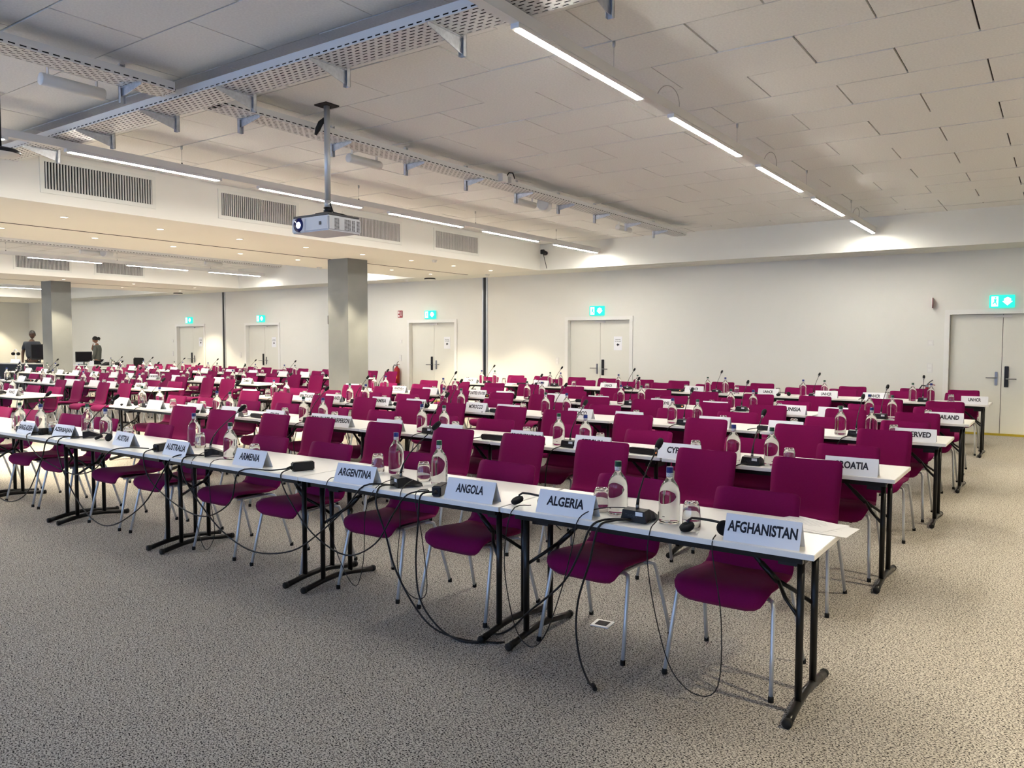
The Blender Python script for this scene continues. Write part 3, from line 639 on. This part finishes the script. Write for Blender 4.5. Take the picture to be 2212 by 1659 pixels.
P4 = [(-1.015, 'THAILAND'), (-2.18, ''), (-2.66, 'TUNISIA'), (-3.62, ''), (-4.36, 'T\u00dcRKIYE'), (-5.33, ''), (-6.03, ''), (-6.96, 'UNITED REPUBLIC|OF TANZANIA'), (-7.5, 'UNITED STATES'), (-8.5, ''), (-9.22, 'VENEZUELA|(BOLIVARIAN REPUBLIC OF)'), (-10.35, '')]
P5 = [(x, 'UNHCR') for x in (-1.0, -2.3, -3.0, -3.9, -5.17, -6.84, -8.32, -10.08)]
ROWS = [
 ('front row', 3.33, 0, -.81, 1.61, 6, P1),
 ('second row', 5.46, .02, -.85, 1.625, 6, P2),
 ('third row', 7.65, .008, -.80, 1.63, 6, P3),
 ('fourth row', 9.60, .03, -.79, 1.625, 6, P4),
 ('rear row', 12.73, .02, -.82, 1.615, 6, P5),
 ('France row', 5.55, 0, -13.2, 1.63, 2, [(-13.55, 'FRANCE'), (-14.7, ''), (-15.3, '')]),
 ('Nigeria row', 7.66, 0, -13.15, 1.63, 4, [(-13.6, 'NIGERIA'), (-14.55, ''), (-15.2, ''), (-16.05, 'x2'), (-17.1, ''), (-18.2, '')]),
 ('Zambia row', 9.9, .01, -13.15, 1.63, 7, [(-13.55, 'ZAMBIA'), (-14.5, ''), (-15.2, ''), (-16.1, ''), (-17.0, 'EL SALVADOR'), (-18.0, ''), (-18.7, ''), (-19.6, ''), (-20.6, ''), (-21.4, ''), (-22.3, ''), (-23.2, '')]),
 ('rear left row', 12.78, .0, -13.4, 1.63, 7, [(-14.0, ''), (-15.2, ''), (-16.0, ''), (-17.2, ''), (-18.2, ''), (-19.3, ''), (-20.8, ''), (-22.0, ''), (-23.0, ''), (-24.0, '')]),
]
BOTT = {1: [(-1.95, -1.67), (-3.46, -3.21), (-5.03, -4.77), (-6.74, -6.44), (-8.33, -8.07), (-10.01, -9.6)],
 2: [(-1.7, -1.43), (-3.4, -3.12), (-5.01, -4.73), (-6.58, -6.3), (-8.3, -7.98), (-9.99, -9.7)],
 3: [(-1.81, -1.57), (-3.46, -3.17), (-5.02, -4.72), (-6.63, -6.35), (-8.3, -8.04), (-9.91, -9.63)],
 4: [(-1.8, -1.56), (-3.38, -3.06), (-4.97, -4.66), (-6.67, -6.3), (-8.19, -7.95), (-9.87, -9.56)]}
GLS = {1: [-1.58, -2.29, -3.12, -3.87, -4.68, -5.44, -6.36, -7.2, -7.95, -8.8, -9.45, -10.2]}
STR = {1: [-2.65, -4.12, -5.91, -7.48], 2: [None, -4.2, None, None], 3: [-2.55, -4.2, -5.6, -7.45]}
FRONT_X = {0: [-1.28, -2.00, -2.88, -3.58, -4.48, -5.21, -6.12, -6.78, -7.75, -8.42, -9.35, -10.0], }
BACK_X = {0: [-1.35, -2.06, -2.86, -3.63, -4.36, -5.2, -6.08, -6.72, -7.6, -8.4]}
rnd = random.Random(3)
def jit(a): return rnd.uniform(-a, a)
for ri, (rn, y0, dr, xr, sp_, nt_, plates) in enumerate(ROWS):
    cx = spread(xr, sp_, nt_); left = ri >= 5
    for i, x in enumerate(cx):
        yf = y0+dr*i; yc = yf+TD/2
        place(TABLE, (x, yc, 0), jit(.004), 'white folding table with black legs in the %s, %s from its right end' % (rn, ORD[i]), 'table', 'white folding tables')
        for k in range(2):
            si = 2*i+k; s = ORD[si]
            fx = FRONT_X[ri][si] if ri in FRONT_X and si < len(FRONT_X[ri]) else x+.36-.73*k+jit(.03)
            place(CHAIR, (fx, yf+.43+jit(.012)+(0 if ri == 0 else .03), 0), jit(.05), 'plum fabric chair tucked under the %s table, %s seat from its right end' % (rn, s), 'chair', 'plum chairs pushed under the tables')
            if ri == 0 and si > 9: continue
            gap = {0: 1.70, 1: 1.72, 2: 1.58, 3: 1.6, 4: 1.4, 5: 1.66, 6: 1.68, 7: 1.65, 8: 1.4}[ri]
            bx = BACK_X[ri][si] if ri in BACK_X and si < len(BACK_X[ri]) else x+.35-.72*k+jit(.05)
            place(CHAIR, (bx, yf+gap+jit(.05), 0), jit(.07), 'plum fabric adviser chair standing behind the %s, %s from its right end' % (rn, s), 'chair', 'plum adviser chairs behind the rows')
        # shared microphone, two bottles and two glasses
        far = ri > 0
        mx_, my_ = {(0, 0): (-1.68, 3.50), (0, 1): (-3.24, 3.50), (0, 2): (-5.28, 3.58), (0, 3): (-7.19, 3.62)}.get((ri, i), ((sum(BOTT[ri][i])/2+.02) if ri in BOTT else x-.03+jit(.05), yf+.13+jit(.02)))
        place(MIC, (mx_, my_, .7402), jit(.12) if ri else {0: -.02, 1: -.45, 2: -.55, 3: -.45}.get(i, 0), 'black gooseneck microphone unit on the %s, %s table from its right end' % (rn, ORD[i]), 'microphone', 'gooseneck microphones')
        dx = [(-1.83, 3.55, 'g'), (-1.54, 3.53, 'b')] if (ri, i) == (0, 0) else [(-3.60, 3.80, 'b'), (-3.10, 3.65, 'g')] if (ri, i) == (0, 1) else [(-5.93, 3.83, 'b'), (-5.04, 3.55, 'g')] if (ri, i) == (0, 2) else \
             [(-7.62, 3.80, 'g'), (-6.98, 3.64, 'b')] if (ri, i) == (0, 3) else [((BOTT[ri][i][0] if ri in BOTT else mx_-.2+jit(.03)), my_+.03+jit(.02), 'bg'[(i+ri+1) % 2]), ((BOTT[ri][i][1] if ri in BOTT else mx_+.19+jit(.03)), my_+.04+jit(.02), 'gb'[(i+ri+1) % 2])]
        for bx, by, c in dx:
            place(BOT_B if c == 'b' else BOT_G, (bx, by, .7402), jit(3) if ri else jit(.3), '%s-capped glass water bottle on the %s, %s table from its right end' % ('blue' if c == 'b' else 'green', rn, ORD[i]), 'bottle', 'water bottles')
        gx = [(-1.94, 3.58), (-1.425, 3.525)] if (ri, i) == (0, 0) else [(-3.76, 3.79), (-3.27, 3.70)] if (ri, i) == (0, 1) else [(-5.80, 3.80), (-4.85, 3.62)] if (ri, i) == (0, 2) else [(-7.75, 3.85), (-6.72, 3.70)] if (ri, i) == (0, 3) else \
             [(GLS[ri][2*i+1], yf+.27), (GLS[ri][2*i], yf+.25)] if ri in GLS else [(x-.55+jit(.06), yf+.25+jit(.05)), (x+.36+jit(.06), yf+.22+jit(.05))]
        for k, (bx, by) in enumerate(gx):
            place(GLASS, (bx, by, .7402), 0, 'upturned drinking glass on the %s, %s table from right, %s one' % (rn, ORD[i], 'left' if k == 0 else 'right'), 'glass', 'upturned drinking glasses')
        # headsets and power strips
        hs = {(0, 0): [(-1.30, 3.44, .2)], (0, 1): [(-2.30, 3.46, .1)], (0, 3): [(-6.85, 3.58, .0)]}.get((ri, i), [(x-.42+jit(.08), yf+.11+jit(.02), jit(.8))] if ri and (i+ri) % 3 != 1 else [])
        if (ri, i) == (0, 0): hs = [(-1.315, 3.44, .15), (-2.29, 3.47, .0)]
        if (ri, i) == (0, 1): hs = []
        for k, (bx, by, a) in enumerate(hs):
            place(HEAD, (bx, by, .7402), a, 'black single-band headset lying on the %s, %s table from right%s' % (rn, ORD[i], '' if len(hs) == 1 else (', right one' if k == 0 else ', left one')), 'headset', 'interpretation headsets')
        if ri in (1, 2, 3, 4, 6, 7) and i < nt_-1 and (ri + i) % 4 != 3:
            place(STRIP, (STR[ri][i] if ri in STR and i < 4 and STR[ri][i] else x-.76+jit(.06), yf+.12, .7402), jit(.1), 'black power strip on the %s near a table joint, %s from right' % (rn, ORD[i]), 'power strip', 'power strips on the tables')
        # microphone lead over the table edge
        if ri in (1, 2, 3):
            lx = mx_; cable('microphone_cable', [(lx, my_-.06, .752), (lx-.06, yf+.02, .750), (lx-.12, yf-.025, .70), (lx-.20, yf+.03, .50), (lx-.24, yf+.10, .30), (lx-.2, yf+.14, .1), (lx-.15, yf+.2, .006)], .0045, 'black microphone lead falling from the %s, %s table from its right end' % (rn, ORD[i]))
    for k, (x, txt) in enumerate(plates):
        i = min(int((xr-x)/sp_), nt_-1); yf = y0+dr*i; wide = txt == 'SECOND VICE-CHAIRPERSON'
        if txt == 'x2': wide = True; txt = ''
        dy = .075 if ri == 0 else .07
        if ri == 0: dy = {6: .17, 7: .16, 4: .12, 5: .10}.get(k, .075)
        nameplate(x, yf+dy+jit(.01)*(ri > 0), txt, rn, k, jit(.04) if ri else [.0, .0, .03, .03, .02, -.06, -.1, .02, -.05, 0][k], wide)
# ------------------------------------------------------------------ front-row clutter: power adaptors, papers, cables
def adaptor(loc, rz, label):
    t = empty('cable_splitter', loc, rz); tag(t, label, 'adaptor', 'black cable splitters')
    MB().box((0, 0, .031), (.055, .15, .06), bev=.007).build('body', 'black', t); MB().b2(-.014, .014, .01, .06, .0608, .0616).build('type_label', 'taiden', t)
    MB().tube([(0, -.073, .028), (-.0, -.11, .024)], [.014, .006], 8).build('strain_relief', 'rubber', t)
adaptor((-2.895, 3.42, .7402), .35, 'black cable splitter box leaning at the Angola nameplate'); adaptor((-4.20, 3.52, .7402), -.35, 'black cable splitter box on the table between Armenia and Argentina')
adaptor((-5.86, 3.50, .7402), .3, 'black cable splitter box left of the Australia nameplate'); adaptor((-7.78, 3.50, .7402), .3, 'black cable splitter box left of the Azerbaijan nameplate')
t = empty('document', (-.93, 3.86, .7405), -.25); tag(t, 'loose printed sheets overhanging the right end of the front row', 'paper')
for i, (dx, dy, a) in enumerate(((0, 0, 0), (.03, -.03, .18), (-.06, .02, -.12))):
    s = MB().box((0, 0, 0), (.297, .21, .0006)).build('sheet', 'paper', t, (dx, dy, .0005+i*.0009)); s.rotation_euler = (0, 0, a)
    p = MB()
    for k in range(6): p.b2(-.11, -.11+.16+.05*((k*37) % 5)/5, .07-k*.02-.001, .07-k*.02+.001, .0004, .0006)
    pl = p.build('printed_lines', 'cable_grey', s)
FC = 3.30
C = lambda pts, lab, r=.0048: cable('table_cable', pts, r, lab)
C([(-1.71, 3.42, .755), (-1.80, 3.36, .752), (-1.85, 3.31, .72), (-1.90, FC, .60), (-2.0, FC, .42), (-2.22, FC+.02, .22), (-2.36, 3.36, .09), (-2.5, 3.42, .012), (-2.62, 3.5, .008)], 'black lead from the first front-row microphone down to the floor behind the table joint', .0055)
C([(-1.69, 3.42, .755), (-1.76, 3.36, .752), (-1.81, 3.31, .72), (-1.85, FC, .55), (-1.91, FC, .36), (-1.93, 3.31, .20), (-1.88, 3.26, .08), (-1.80, 3.20, .010), (-1.74, 3.15, .012)], 'black lead with a loose plug lying on the carpet before the Algeria chair', .0055)
tag(MB().tube([(-1.752, 3.165, .013), (-1.72, 3.128, .013)], .011, 8).build('loose_plug', 'rubber'), 'loose black cable plug on the carpet near the Algeria chair', 'plug')
C([(-1.57, 3.47, .80), (-1.545, 3.40, .775), (-1.545, 3.325, .74), (-1.545, FC, .60), (-1.50, FC, .35), (-1.42, FC, .12), (-1.30, FC, .035), (-1.20, FC, .10), (-1.19, FC, .40), (-1.24, 3.31, .70), (-1.25, 3.38, .752)], 'thin headset lead looping down between the Algeria and Afghanistan chairs', .0028)
C([(-1.73, 3.47, .80), (-1.86, 3.42, .79), (-1.93, 3.33, .745), (-1.95, FC, .60), (-2.02, FC, .35), (-2.12, 3.32, .12), (-2.22, 3.34, .03), (-2.32, 3.34, .12), (-2.36, FC, .45), (-2.33, 3.32, .73), (-2.28, 3.43, .752)], 'thin headset lead looping down at the Algeria nameplate', .0028)
C([(-3.27, 3.43, .755), (-3.30, 3.34, .752), (-3.29, FC, .66), (-3.22, FC, .50), (-3.13, FC-.01, .30), (-2.98, FC-.02, .12), (-2.80, FC-.05, .03), (-2.60, FC-.04, .008), (-2.45, FC+.02, .008), (-2.40, 3.36, .008)], 'black lead from the Argentina microphone sagging to the carpet', .0055)
C([(-2.90, 3.36, .765), (-2.95, 3.31, .745), (-2.96, FC, .60), (-2.97, FC-.01, .36), (-2.93, FC-.02, .16), (-2.78, FC-.04, .04), (-2.60, FC-.06, .008), (-2.48, FC, .008)], 'black lead from the Angola splitter box sagging to the carpet', .0055)
C([(-2.93, 3.36, .768), (-3.05, 3.31, .74), (-3.15, FC, .62), (-3.3, FC, .42), (-3.55, FC, .31), (-3.85, FC, .40), (-4.08, FC, .60), (-4.18, 3.32, .735), (-4.21, 3.42, .762)], 'black lead hanging in a swag between Armenia and Angola', .005)
C([(-3.29, 3.43, .752), (-3.42, 3.33, .748), (-3.55, FC, .60), (-3.78, FC, .42), (-4.05, FC, .26), (-4.4, FC-.02, .20), (-4.72, FC-.02, .27), (-5.0, FC-.01, .42), (-5.25, FC, .62), (-5.31, 3.34, .75), (-5.30, 3.50, .752)], 'black lead hanging in a swag below Argentina and Armenia', .0055)
C([(-4.23, 3.43, .762), (-4.33, 3.36, .75), (-4.62, 3.32, .72), (-4.70, FC, .50), (-5.0, FC, .36), (-5.35, FC, .40), (-5.70, FC, .55), (-5.82, 3.32, .73), (-5.86, 3.42, .762)], 'black lead hanging in a swag below Armenia and Australia', .005)
C([(-5.32, 3.50, .752), (-5.45, 3.35, .748), (-5.55, FC, .60), (-5.8, FC, .35), (-6.2, FC-.02, .14), (-6.55, FC, .12), (-6.85, FC, .28), (-7.1, FC, .55), (-7.2, 3.34, .75), (-7.2, 3.55, .752)], 'black lead sagging low below Australia and Austria', .0055)
C([(-5.90, 3.41, .765), (-6.15, 3.38, .755), (-6.3, 3.31, .72), (-6.6, FC+.05, .55), (-6.95, 3.4, .46), (-7.2, 3.4, .45), (-7.5, FC, .58), (-7.75, 3.31, .74), (-7.80, 3.42, .765)], 'black lead hanging in a swag below Azerbaijan', .005)
C([(-7.22, 3.52, .752), (-7.38, 3.34, .748), (-7.45, FC, .55), (-7.75, FC, .22), (-8.1, FC-.02, .10), (-8.5, FC, .18), (-8.75, FC, .40), (-8.9, 3.32, .74), (-8.95, 3.5, .752)], 'black lead sagging low below Bangladesh', .0055)
C([(-3.16, 3.48, .79), (-3.12, 3.33, .745), (-3.1, FC, .55), (-3.12, FC, .3), (-3.02, FC, .16), (-2.9, FC, .20), (-2.93, FC, .5), (-3.0, 3.32, .74), (-3.02, 3.45, .752)], 'thin headset lead looping below the Argentina microphone', .0026)
C([(-3.72, 3.45, .752), (-3.74, 3.33, .745), (-3.73, FC, .55), (-3.62, 3.32, .25), (-3.5, 3.33, .12), (-3.42, 3.32, .3), (-3.38, FC, .6), (-3.33, 3.34, .745), (-3.28, 3.45, .79)], 'thin headset lead looping below the Argentina nameplate', .0026)
C([(-4.95, 3.50, .752), (-4.96, 3.33, .745), (-4.93, FC, .5), (-4.9, 3.31, .25), (-5.0, 3.3, .12), (-5.12, 3.31, .3), (-5.15, FC, .6), (-5.2, 3.34, .745), (-5.25, 3.5, .79)], 'thin headset lead looping below the Armenia nameplate', .0026)
# floor box behind the front row joint
t = empty('floor_box', (-2.11, 3.92, 0), .1); tag(t, 'small square floor outlet with steel rim behind the Algeria chair', 'floor outlet')
MB().box((0, 0, .003), (.11, .11, .006)).build('rim', 'frame', t); MB().box((0, 0, .0065), (.07, .07, .002)).build('lid', 'black', t)
# ------------------------------------------------------------------ people, their desks, equipment
def skin_mesh(name, joints, edges, m, parent, sub=2):
    bm = bmesh.new(); lay = bm.verts.layers.skin.verify(); vs = []
    for k, (p, r) in enumerate(joints):
        v = bm.verts.new(p); v[lay].radius = (r, r) if not isinstance(r, tuple) else r; v[lay].use_root = (k == 0); vs.append(v)
    for a, b in edges: bm.edges.new((vs[a], vs[b]))
    me = bpy.data.meshes.new(name); bm.to_mesh(me); bm.free(); me.materials.append(M[m])
    o = bpy.data.objects.new(name, me); COL.objects.link(o); o.parent = parent
    o.modifiers.new('skin', 'SKIN').use_smooth_shade = True; s = o.modifiers.new('sub', 'SUBSURF'); s.levels = s.render_levels = sub; return o
def person(loc, rz, H, label, skin, top, long_sleeve, arms, head_tilt, bun, hem=.93):
    t = empty('person', loc, rz); tag(t, label, 'person'); k = H/1.75     # faces -y
    V = lambda x, y, z: (x*k, y*k, z*k)
    hx, hy, hz = head_tilt
    J = [(V(0, 0, .95), (.115*k, .08*k)), (V(0, .0, 1.15), (.10*k, .07*k)), (V(0, .0, 1.36), (.12*k, .075*k)), (V(0, .005, 1.47), .055*k), (V(hx*.4, hy*.4, 1.53), .05*k)]
    E_ = [(0, 1), (1, 2), (2, 3), (3, 4)]
    for s in (-1, 1):
        n = len(J); J += [(V(s*.10, 0, .86), .085*k), (V(s*.105, -.015, .48), .058*k), (V(s*.11, .01, .09), .038*k), (V(s*.125, -.13, .04), .034*k)]
        E_ += [(0, n), (n, n+1), (n+1, n+2), (n+2, n+3)]
    for s, (el, wr, ha) in zip((-1, 1), arms):
        n = len(J); J += [(V(s*.165, 0, 1.40), .056*k), (V(*el), .042*k), (V(*wr), .030*k), (V(*ha), .026*k)]
        E_ += [(2, n), (n, n+1), (n+1, n+2), (n+2, n+3)]
    body = skin_mesh('body', J, E_, skin, t)
    # fingers
    for s, (el, wr, ha) in zip((-1, 1), arms):
        d = (Vector(ha)-Vector(wr)).normalized(); side = d.cross(Vector((0, 1, .3))).normalized()
        hm = MB()
        for q in range(4):
            b0 = Vector(ha)+side*(.027-.018*q); l_ = (.062, .07, .068, .055)[q]
            hm.tube([V(*b0), V(*(b0+d*l_*.55)), V(*(b0+d*l_*.9+Vector((0, -.012, -.006))))], [.0095*k, .0085*k, .006*k], 6)
        b0 = Vector(wr)+d*.05; hm.tube([V(*b0), V(*(b0+side*.035+d*.03)), V(*(b0+side*.042+d*.065))], [.011*k, .0095*k, .007*k], 6)
        hm.build('fingers', skin, t)
    # head
    hc = Vector(V(hx, hy, 1.645)); hd = empty('x') if False else None
    h = MB(); n = 20
    rows = []
    for i in range(13):
        a = -PI/2+PI*i/12; z = math.sin(a)*.118; r = math.cos(a)
        wx = .074*r*(1-.22*max(0, -math.sin(a))); wy = .095*r*(1-.12*max(0, -math.sin(a))); rows.append([(wx*math.cos(2*PI*j/n), wy*math.sin(2*PI*j/n)-.012*max(0, -math.sin(a)), z) for j in range(n)])
    vs = [p for r in rows for p in r]; R_ = Matrix.Rotation(hz, 3, 'X')
    fs = [(i*n+j, i*n+(j+1) % n, (i+1)*n+(j+1) % n, (i+1)*n+j) for i in range(12) for j in range(n)]
    h.add([R_ @ (Vector(v)*k)+hc for v in vs], fs, True)
    h.add([R_ @ (Vector(v)*k)+hc for v in [(-.012, -.09, .02), (.012, -.09, .02), (.018, -.093, -.022), (-.018, -.093, -.022), (0, -.118, -.02), (0, -.10, -.03)]], [(0, 1, 4), (0, 4, 3), (1, 2, 4), (3, 4, 5), (4, 2, 5)], True)
    for s in (-1, 1): h.add([R_ @ (Vector(v)*k)+hc for v in [(s*.072, -.012, .03), (s*.072, .018, .03), (s*.072, .012, -.03), (s*.072, -.008, -.03), (s*.088, .02, .022), (s*.084, .014, -.018)]], [(0, 1, 4), (1, 2, 5, 4), (2, 3, 5), (0, 4, 5, 3)], True)
    hd = h.build('head', skin, t)
    f = MB()
    for s in (-1, 1): f.add([R_ @ (Vector(v)*k)+hc for v in [(s*.018, -.092, .022), (s*.042, -.085, .022), (s*.042, -.086, .010), (s*.018, -.093, .010)]], [(0, 1, 2, 3)]); f.add([R_ @ (Vector(v)*k)+hc for v in [(s*.015, -.094, .038), (s*.046, -.083, .038), (s*.046, -.084, .031), (s*.015, -.095, .031)]], [(0, 1, 2, 3)])
    f.add([R_ @ (Vector(v)*k)+hc for v in [(-.024, -.092, -.052), (.024, -.092, -.052), (.02, -.09, -.063), (-.02, -.09, -.063)]], [(0, 1, 2, 3)]); f.build('face_features', 'hair', hd)
    hr = MB(); vs = []
    for i in range(9):
        a = -.15+(PI/2+.15)*i/8; z = math.sin(a)*.128; r = math.cos(a)
        for j in range(n):
            q = 2*PI*j/n; y = .106*r*math.sin(q)+.012; zz = z
            if math.sin(q) < -.35: zz = max(z, .055)
            elif math.sin(q) > .1 and i == 0: zz = -.05
            vs.append((.084*r*math.cos(q), y, zz))
    hr.add([R_ @ (Vector(v)*k)+hc for v in vs], [(i*n+j, i*n+(j+1) % n, (i+1)*n+(j+1) % n, (i+1)*n+j) for i in range(8) for j in range(n)], True)
    if bun:
        tmp = MB().lathe([(0, -.06), (.035, -.045), (.05, 0), (.035, .045), (0, .06)], 12); hr.add([R_ @ ((Vector(v)+Vector((0, .135, -.01)))*k)+hc for v in tmp.v], tmp.f, True)
        hr.add([R_ @ (Vector(v)*k)+hc for v in [(-.06, .09, 0), (.06, .09, 0), (.05, .12, -.09), (-.05, .12, -.09)]], [(0, 1, 2, 3)], True)
    hr.build('hair', 'hair', hd)
    # clothing
    g = .012*k; Jt = [(V(0, 0, hem), (.185*k, .14*k)), (V(0, 0, 1.15), (.17*k, .13*k)), (V(0, 0, 1.36), (.185*k, .13*k)), (V(0, .005, 1.45), .075*k)]; Et = [(0, 1), (1, 2), (2, 3)]
    for s, (el, wr, ha) in zip((-1, 1), arms):
        n_ = len(Jt); mid = tuple((Vector((s*.175, 0, 1.40))*.25+Vector(el)*.75)); Jt += [(V(s*.165, 0, 1.40), .070*k), (V(*(el if long_sleeve else mid)), .056*k)]; Et += [(2, n_), (n_, n_+1)]
        if long_sleeve: Jt.append((V(*wr), .042*k)); Et.append((n_+1, n_+2))
    skin_mesh('blazer' if long_sleeve else 't_shirt', Jt, Et, top, t)
    Jp = [(V(0, 0, .96), (.155*k, .108*k))]; Ep = []
    for s in (-1, 1):
        n_ = len(Jp); Jp += [(V(s*.10, 0, .85), .098*k), (V(s*.105, -.012, .48), .075*k), (V(s*.11, .01, .10), .06*k)]; Ep += [(0, n_), (n_, n_+1), (n_+1, n_+2)]
    skin_mesh('trousers', Jp, Ep, 'trousers', t)
    sh = MB()
    for s in (-1, 1): sh.box(V(s*.12, -.06, .04), (.09*k, .27*k, .08*k), bev=.02)
    sh.build('shoes', 'rubber', t)
    return t
MAN = (-25.94, 11.32, 0)
person(MAN, .95, 1.90, 'standing person in a dark grey t-shirt behind a console at far left', 'skin_a', 'tee', False, [((-.24, .03, 1.13), (-.23, -.06, .90), (-.22, -.09, .83)), ((.25, .03, 1.13), (.19, -.14, .96), (.14, -.2, .93))], (.02, -.035, .18), False)
LADY = (-28.42, 14.58, 0)
person(LADY, -.85, 1.74, 'standing person in a grey-green blazer holding one hand to the face', 'skin_b', 'blazer', True, [((-.26, -.02, 1.14), (-.10, -.22, 1.30), (-.04, -.16, 1.46)), ((.25, .0, 1.13), (.20, -.12, .93), (.17, -.16, .87))], (0, -.06, .45), True, .84)
def desk(loc, size, label, legm='black_tube', front=False, rz=0):
    t = empty('work_desk', loc, rz); tag(t, label, 'desk', 'operator desks'); w_, d, h = size
    MB().box((0, 0, h-.0125), (w_, d, .025), bev=.003).build('desktop', 'desk_grey' if front else 'laminate', t)
    for sx in (-1, 1):
        for sy in (-1, 1): MB().b2(sx*(w_/2-.06)-.02, sx*(w_/2-.06)+.02, sy*(d/2-.06)-.02, sy*(d/2-.06)+.02, 0, h-.025).build('leg', legm, t)
    if front: MB().b2(-w_/2+.03, w_/2-.03, -d/2+.02, -d/2+.04, .15, h-.025).build('modesty_panel', 'black', t)
    return t
def monitor(loc, rz, label, w_=.52, h=.36):
    t = empty('computer_monitor', loc, rz); tag(t, label, 'monitor', 'computer monitors')
    MB().box((0, 0, .10+h/2), (w_, .035, h), bev=.006).build('casing', 'black', t); MB().box((0, -.018, .10+h/2), (w_-.04, .002, h-.05)).build('screen', 'screen', t)
    MB().tube([(0, .02, .10+h*.4), (0, .05, .05), (0, .03, .012)], .02, 8).build('stand', 'black', t); MB().box((0, .02, .006), (.22, .16, .012), bev=.003).build('base', 'black', t)
desk((-27.35, 14.05, 0), (3.1, .7, .76), 'operator desk crowded with equipment before the person in blazer', front=False)
monitor((-28.12, 13.95, .7602), 1.1, 'black computer monitor on the operator desk before the person in blazer')
t = empty('laptop', (-28.55, 13.95, .7602), .5); tag(t, 'silver laptop at the left end of the operator desk', 'laptop')
MB().box((0, 0, .008), (.32, .22, .014)).build('base', 'steel', t); s = MB().box((0, .0, .10), (.32, .008, .20)).build('lid', 'steel', t, (0, .12, .01)); s.rotation_euler = (-.3, 0, 0)
for i, (x, lab) in enumerate(((-26.75, 'grey desk telephone with handset on the operator desk'), (-26.1, 'black tilted telephone console on the operator desk'))):
    t = empty('telephone', (x, 13.98, .7602), .3); tag(t, lab, 'telephone')
    MB().prism([(-.10, 0), (.10, 0), (.10, .12), (-.10, .03)], 'x', -.09, .09).build('base', 'black', t); MB().tube([(-.11, -.06, .09), (-.11, 0, .12), (-.11, .08, .15)], [.022, .014, .022], 8).build('handset', 'black' if i else 'steel', t)
t = MB().box((0, 0, .075), (.30, .012, .15)).build('document_stand', 'card', None, (-27.3, 13.80, .7602)); tag(t, 'white card standing on the operator desk', 'card')
place(BOT_B, (-26.45, 14.02, .7602), 0, 'glass water bottle on the operator desk by the telephones', 'bottle', 'water bottles')
t = empty('office_chair', (-25.4, 14.2, 0), .2); tag(t, 'black office chair at the right end of the operator desk', 'chair')
MB().box((0, 0, .48), (.5, .48, .08), bev=.03).build('seat', 'rubber', t); MB().box((0, .24, .78), (.48, .07, .52), bev=.03).build('backrest', 'rubber', t); MB().tube([(0, 0, .10), (0, 0, .45)], .03, 10).build('gas_lift', 'black', t)
for i in range(5): MB().tube([(0, 0, .10), (.28*math.cos(i*1.257), .28*math.sin(i*1.257), .05)], [.025, .018], 6).build('base_arm', 'black', t)
desk((-25.2, 10.81, 0), (1.75, .55, .94), 'tall console desk before the person in the dark t-shirt', front=True, rz=.35)
monitor((-24.72, 11.0, .942), 1.15, 'black computer monitor at the right end of the console desk', .46, .46)
t = empty('desk_fan', (-25.62, 10.72, .942), .3); tag(t, 'pale headphones resting on a stand at the console desk', 'headphones')
t.name = 'headphone_stand'
MB().lathe([(0, 0), (.09, 0), (.09, .012), (.015, .016), (.013, .28), (0, .28)], 14).build('stand', 'steel', t); MB().tube([(-.10+.02*i, 0, .30+.10*math.sin(PI*i/10)) for i in range(11)], .014, 8).build('headband', 'sticker', t)
for s in (-1, 1): MB().lathe([(0, -.03), (.045, -.03), (.05, 0), (.045, .03), (0, .03)], 14, (s*.10, 0, .27), 'x').build('ear_cup', 'foam', t)
o = obj('nameplate', PLATE, 'card', None, (-25.3, 10.58, .9422)); o.rotation_euler = (0, 0, .35); tag(o, 'white tent nameplate on the console desk at far left', 'nameplate', 'delegation nameplates')
# loudspeaker on tripod, almost hidden behind the concrete column
t = empty('speaker_stand', (-16.80, 15.15, 0)); tag(t, 'black tripod stand with equipment half hidden behind the concrete column', 'stand')
MB().tube([(0, 0, .25), (0, 0, 2.2)], .018, 10).build('pole', 'black', t)
for i in range(3):
    q = 2.6+i*2.094; MB().tube([(0, 0, 1.0), (.25*math.cos(q), .25*math.sin(q), .55), (.5*math.cos(q), .5*math.sin(q), .02)], .014, 8).build('leg', 'black', t)
MB().box((0, 0, 2.2), (.14, .16, .26), bev=.015).build('speaker_box', 'black', t); MB().lathe([(0, -.02), (.035, -.02), (.035, .02), (0, .02)], 10, (-.06, 0, 1.58), 'x').build('clamp_knob', 'black', t)
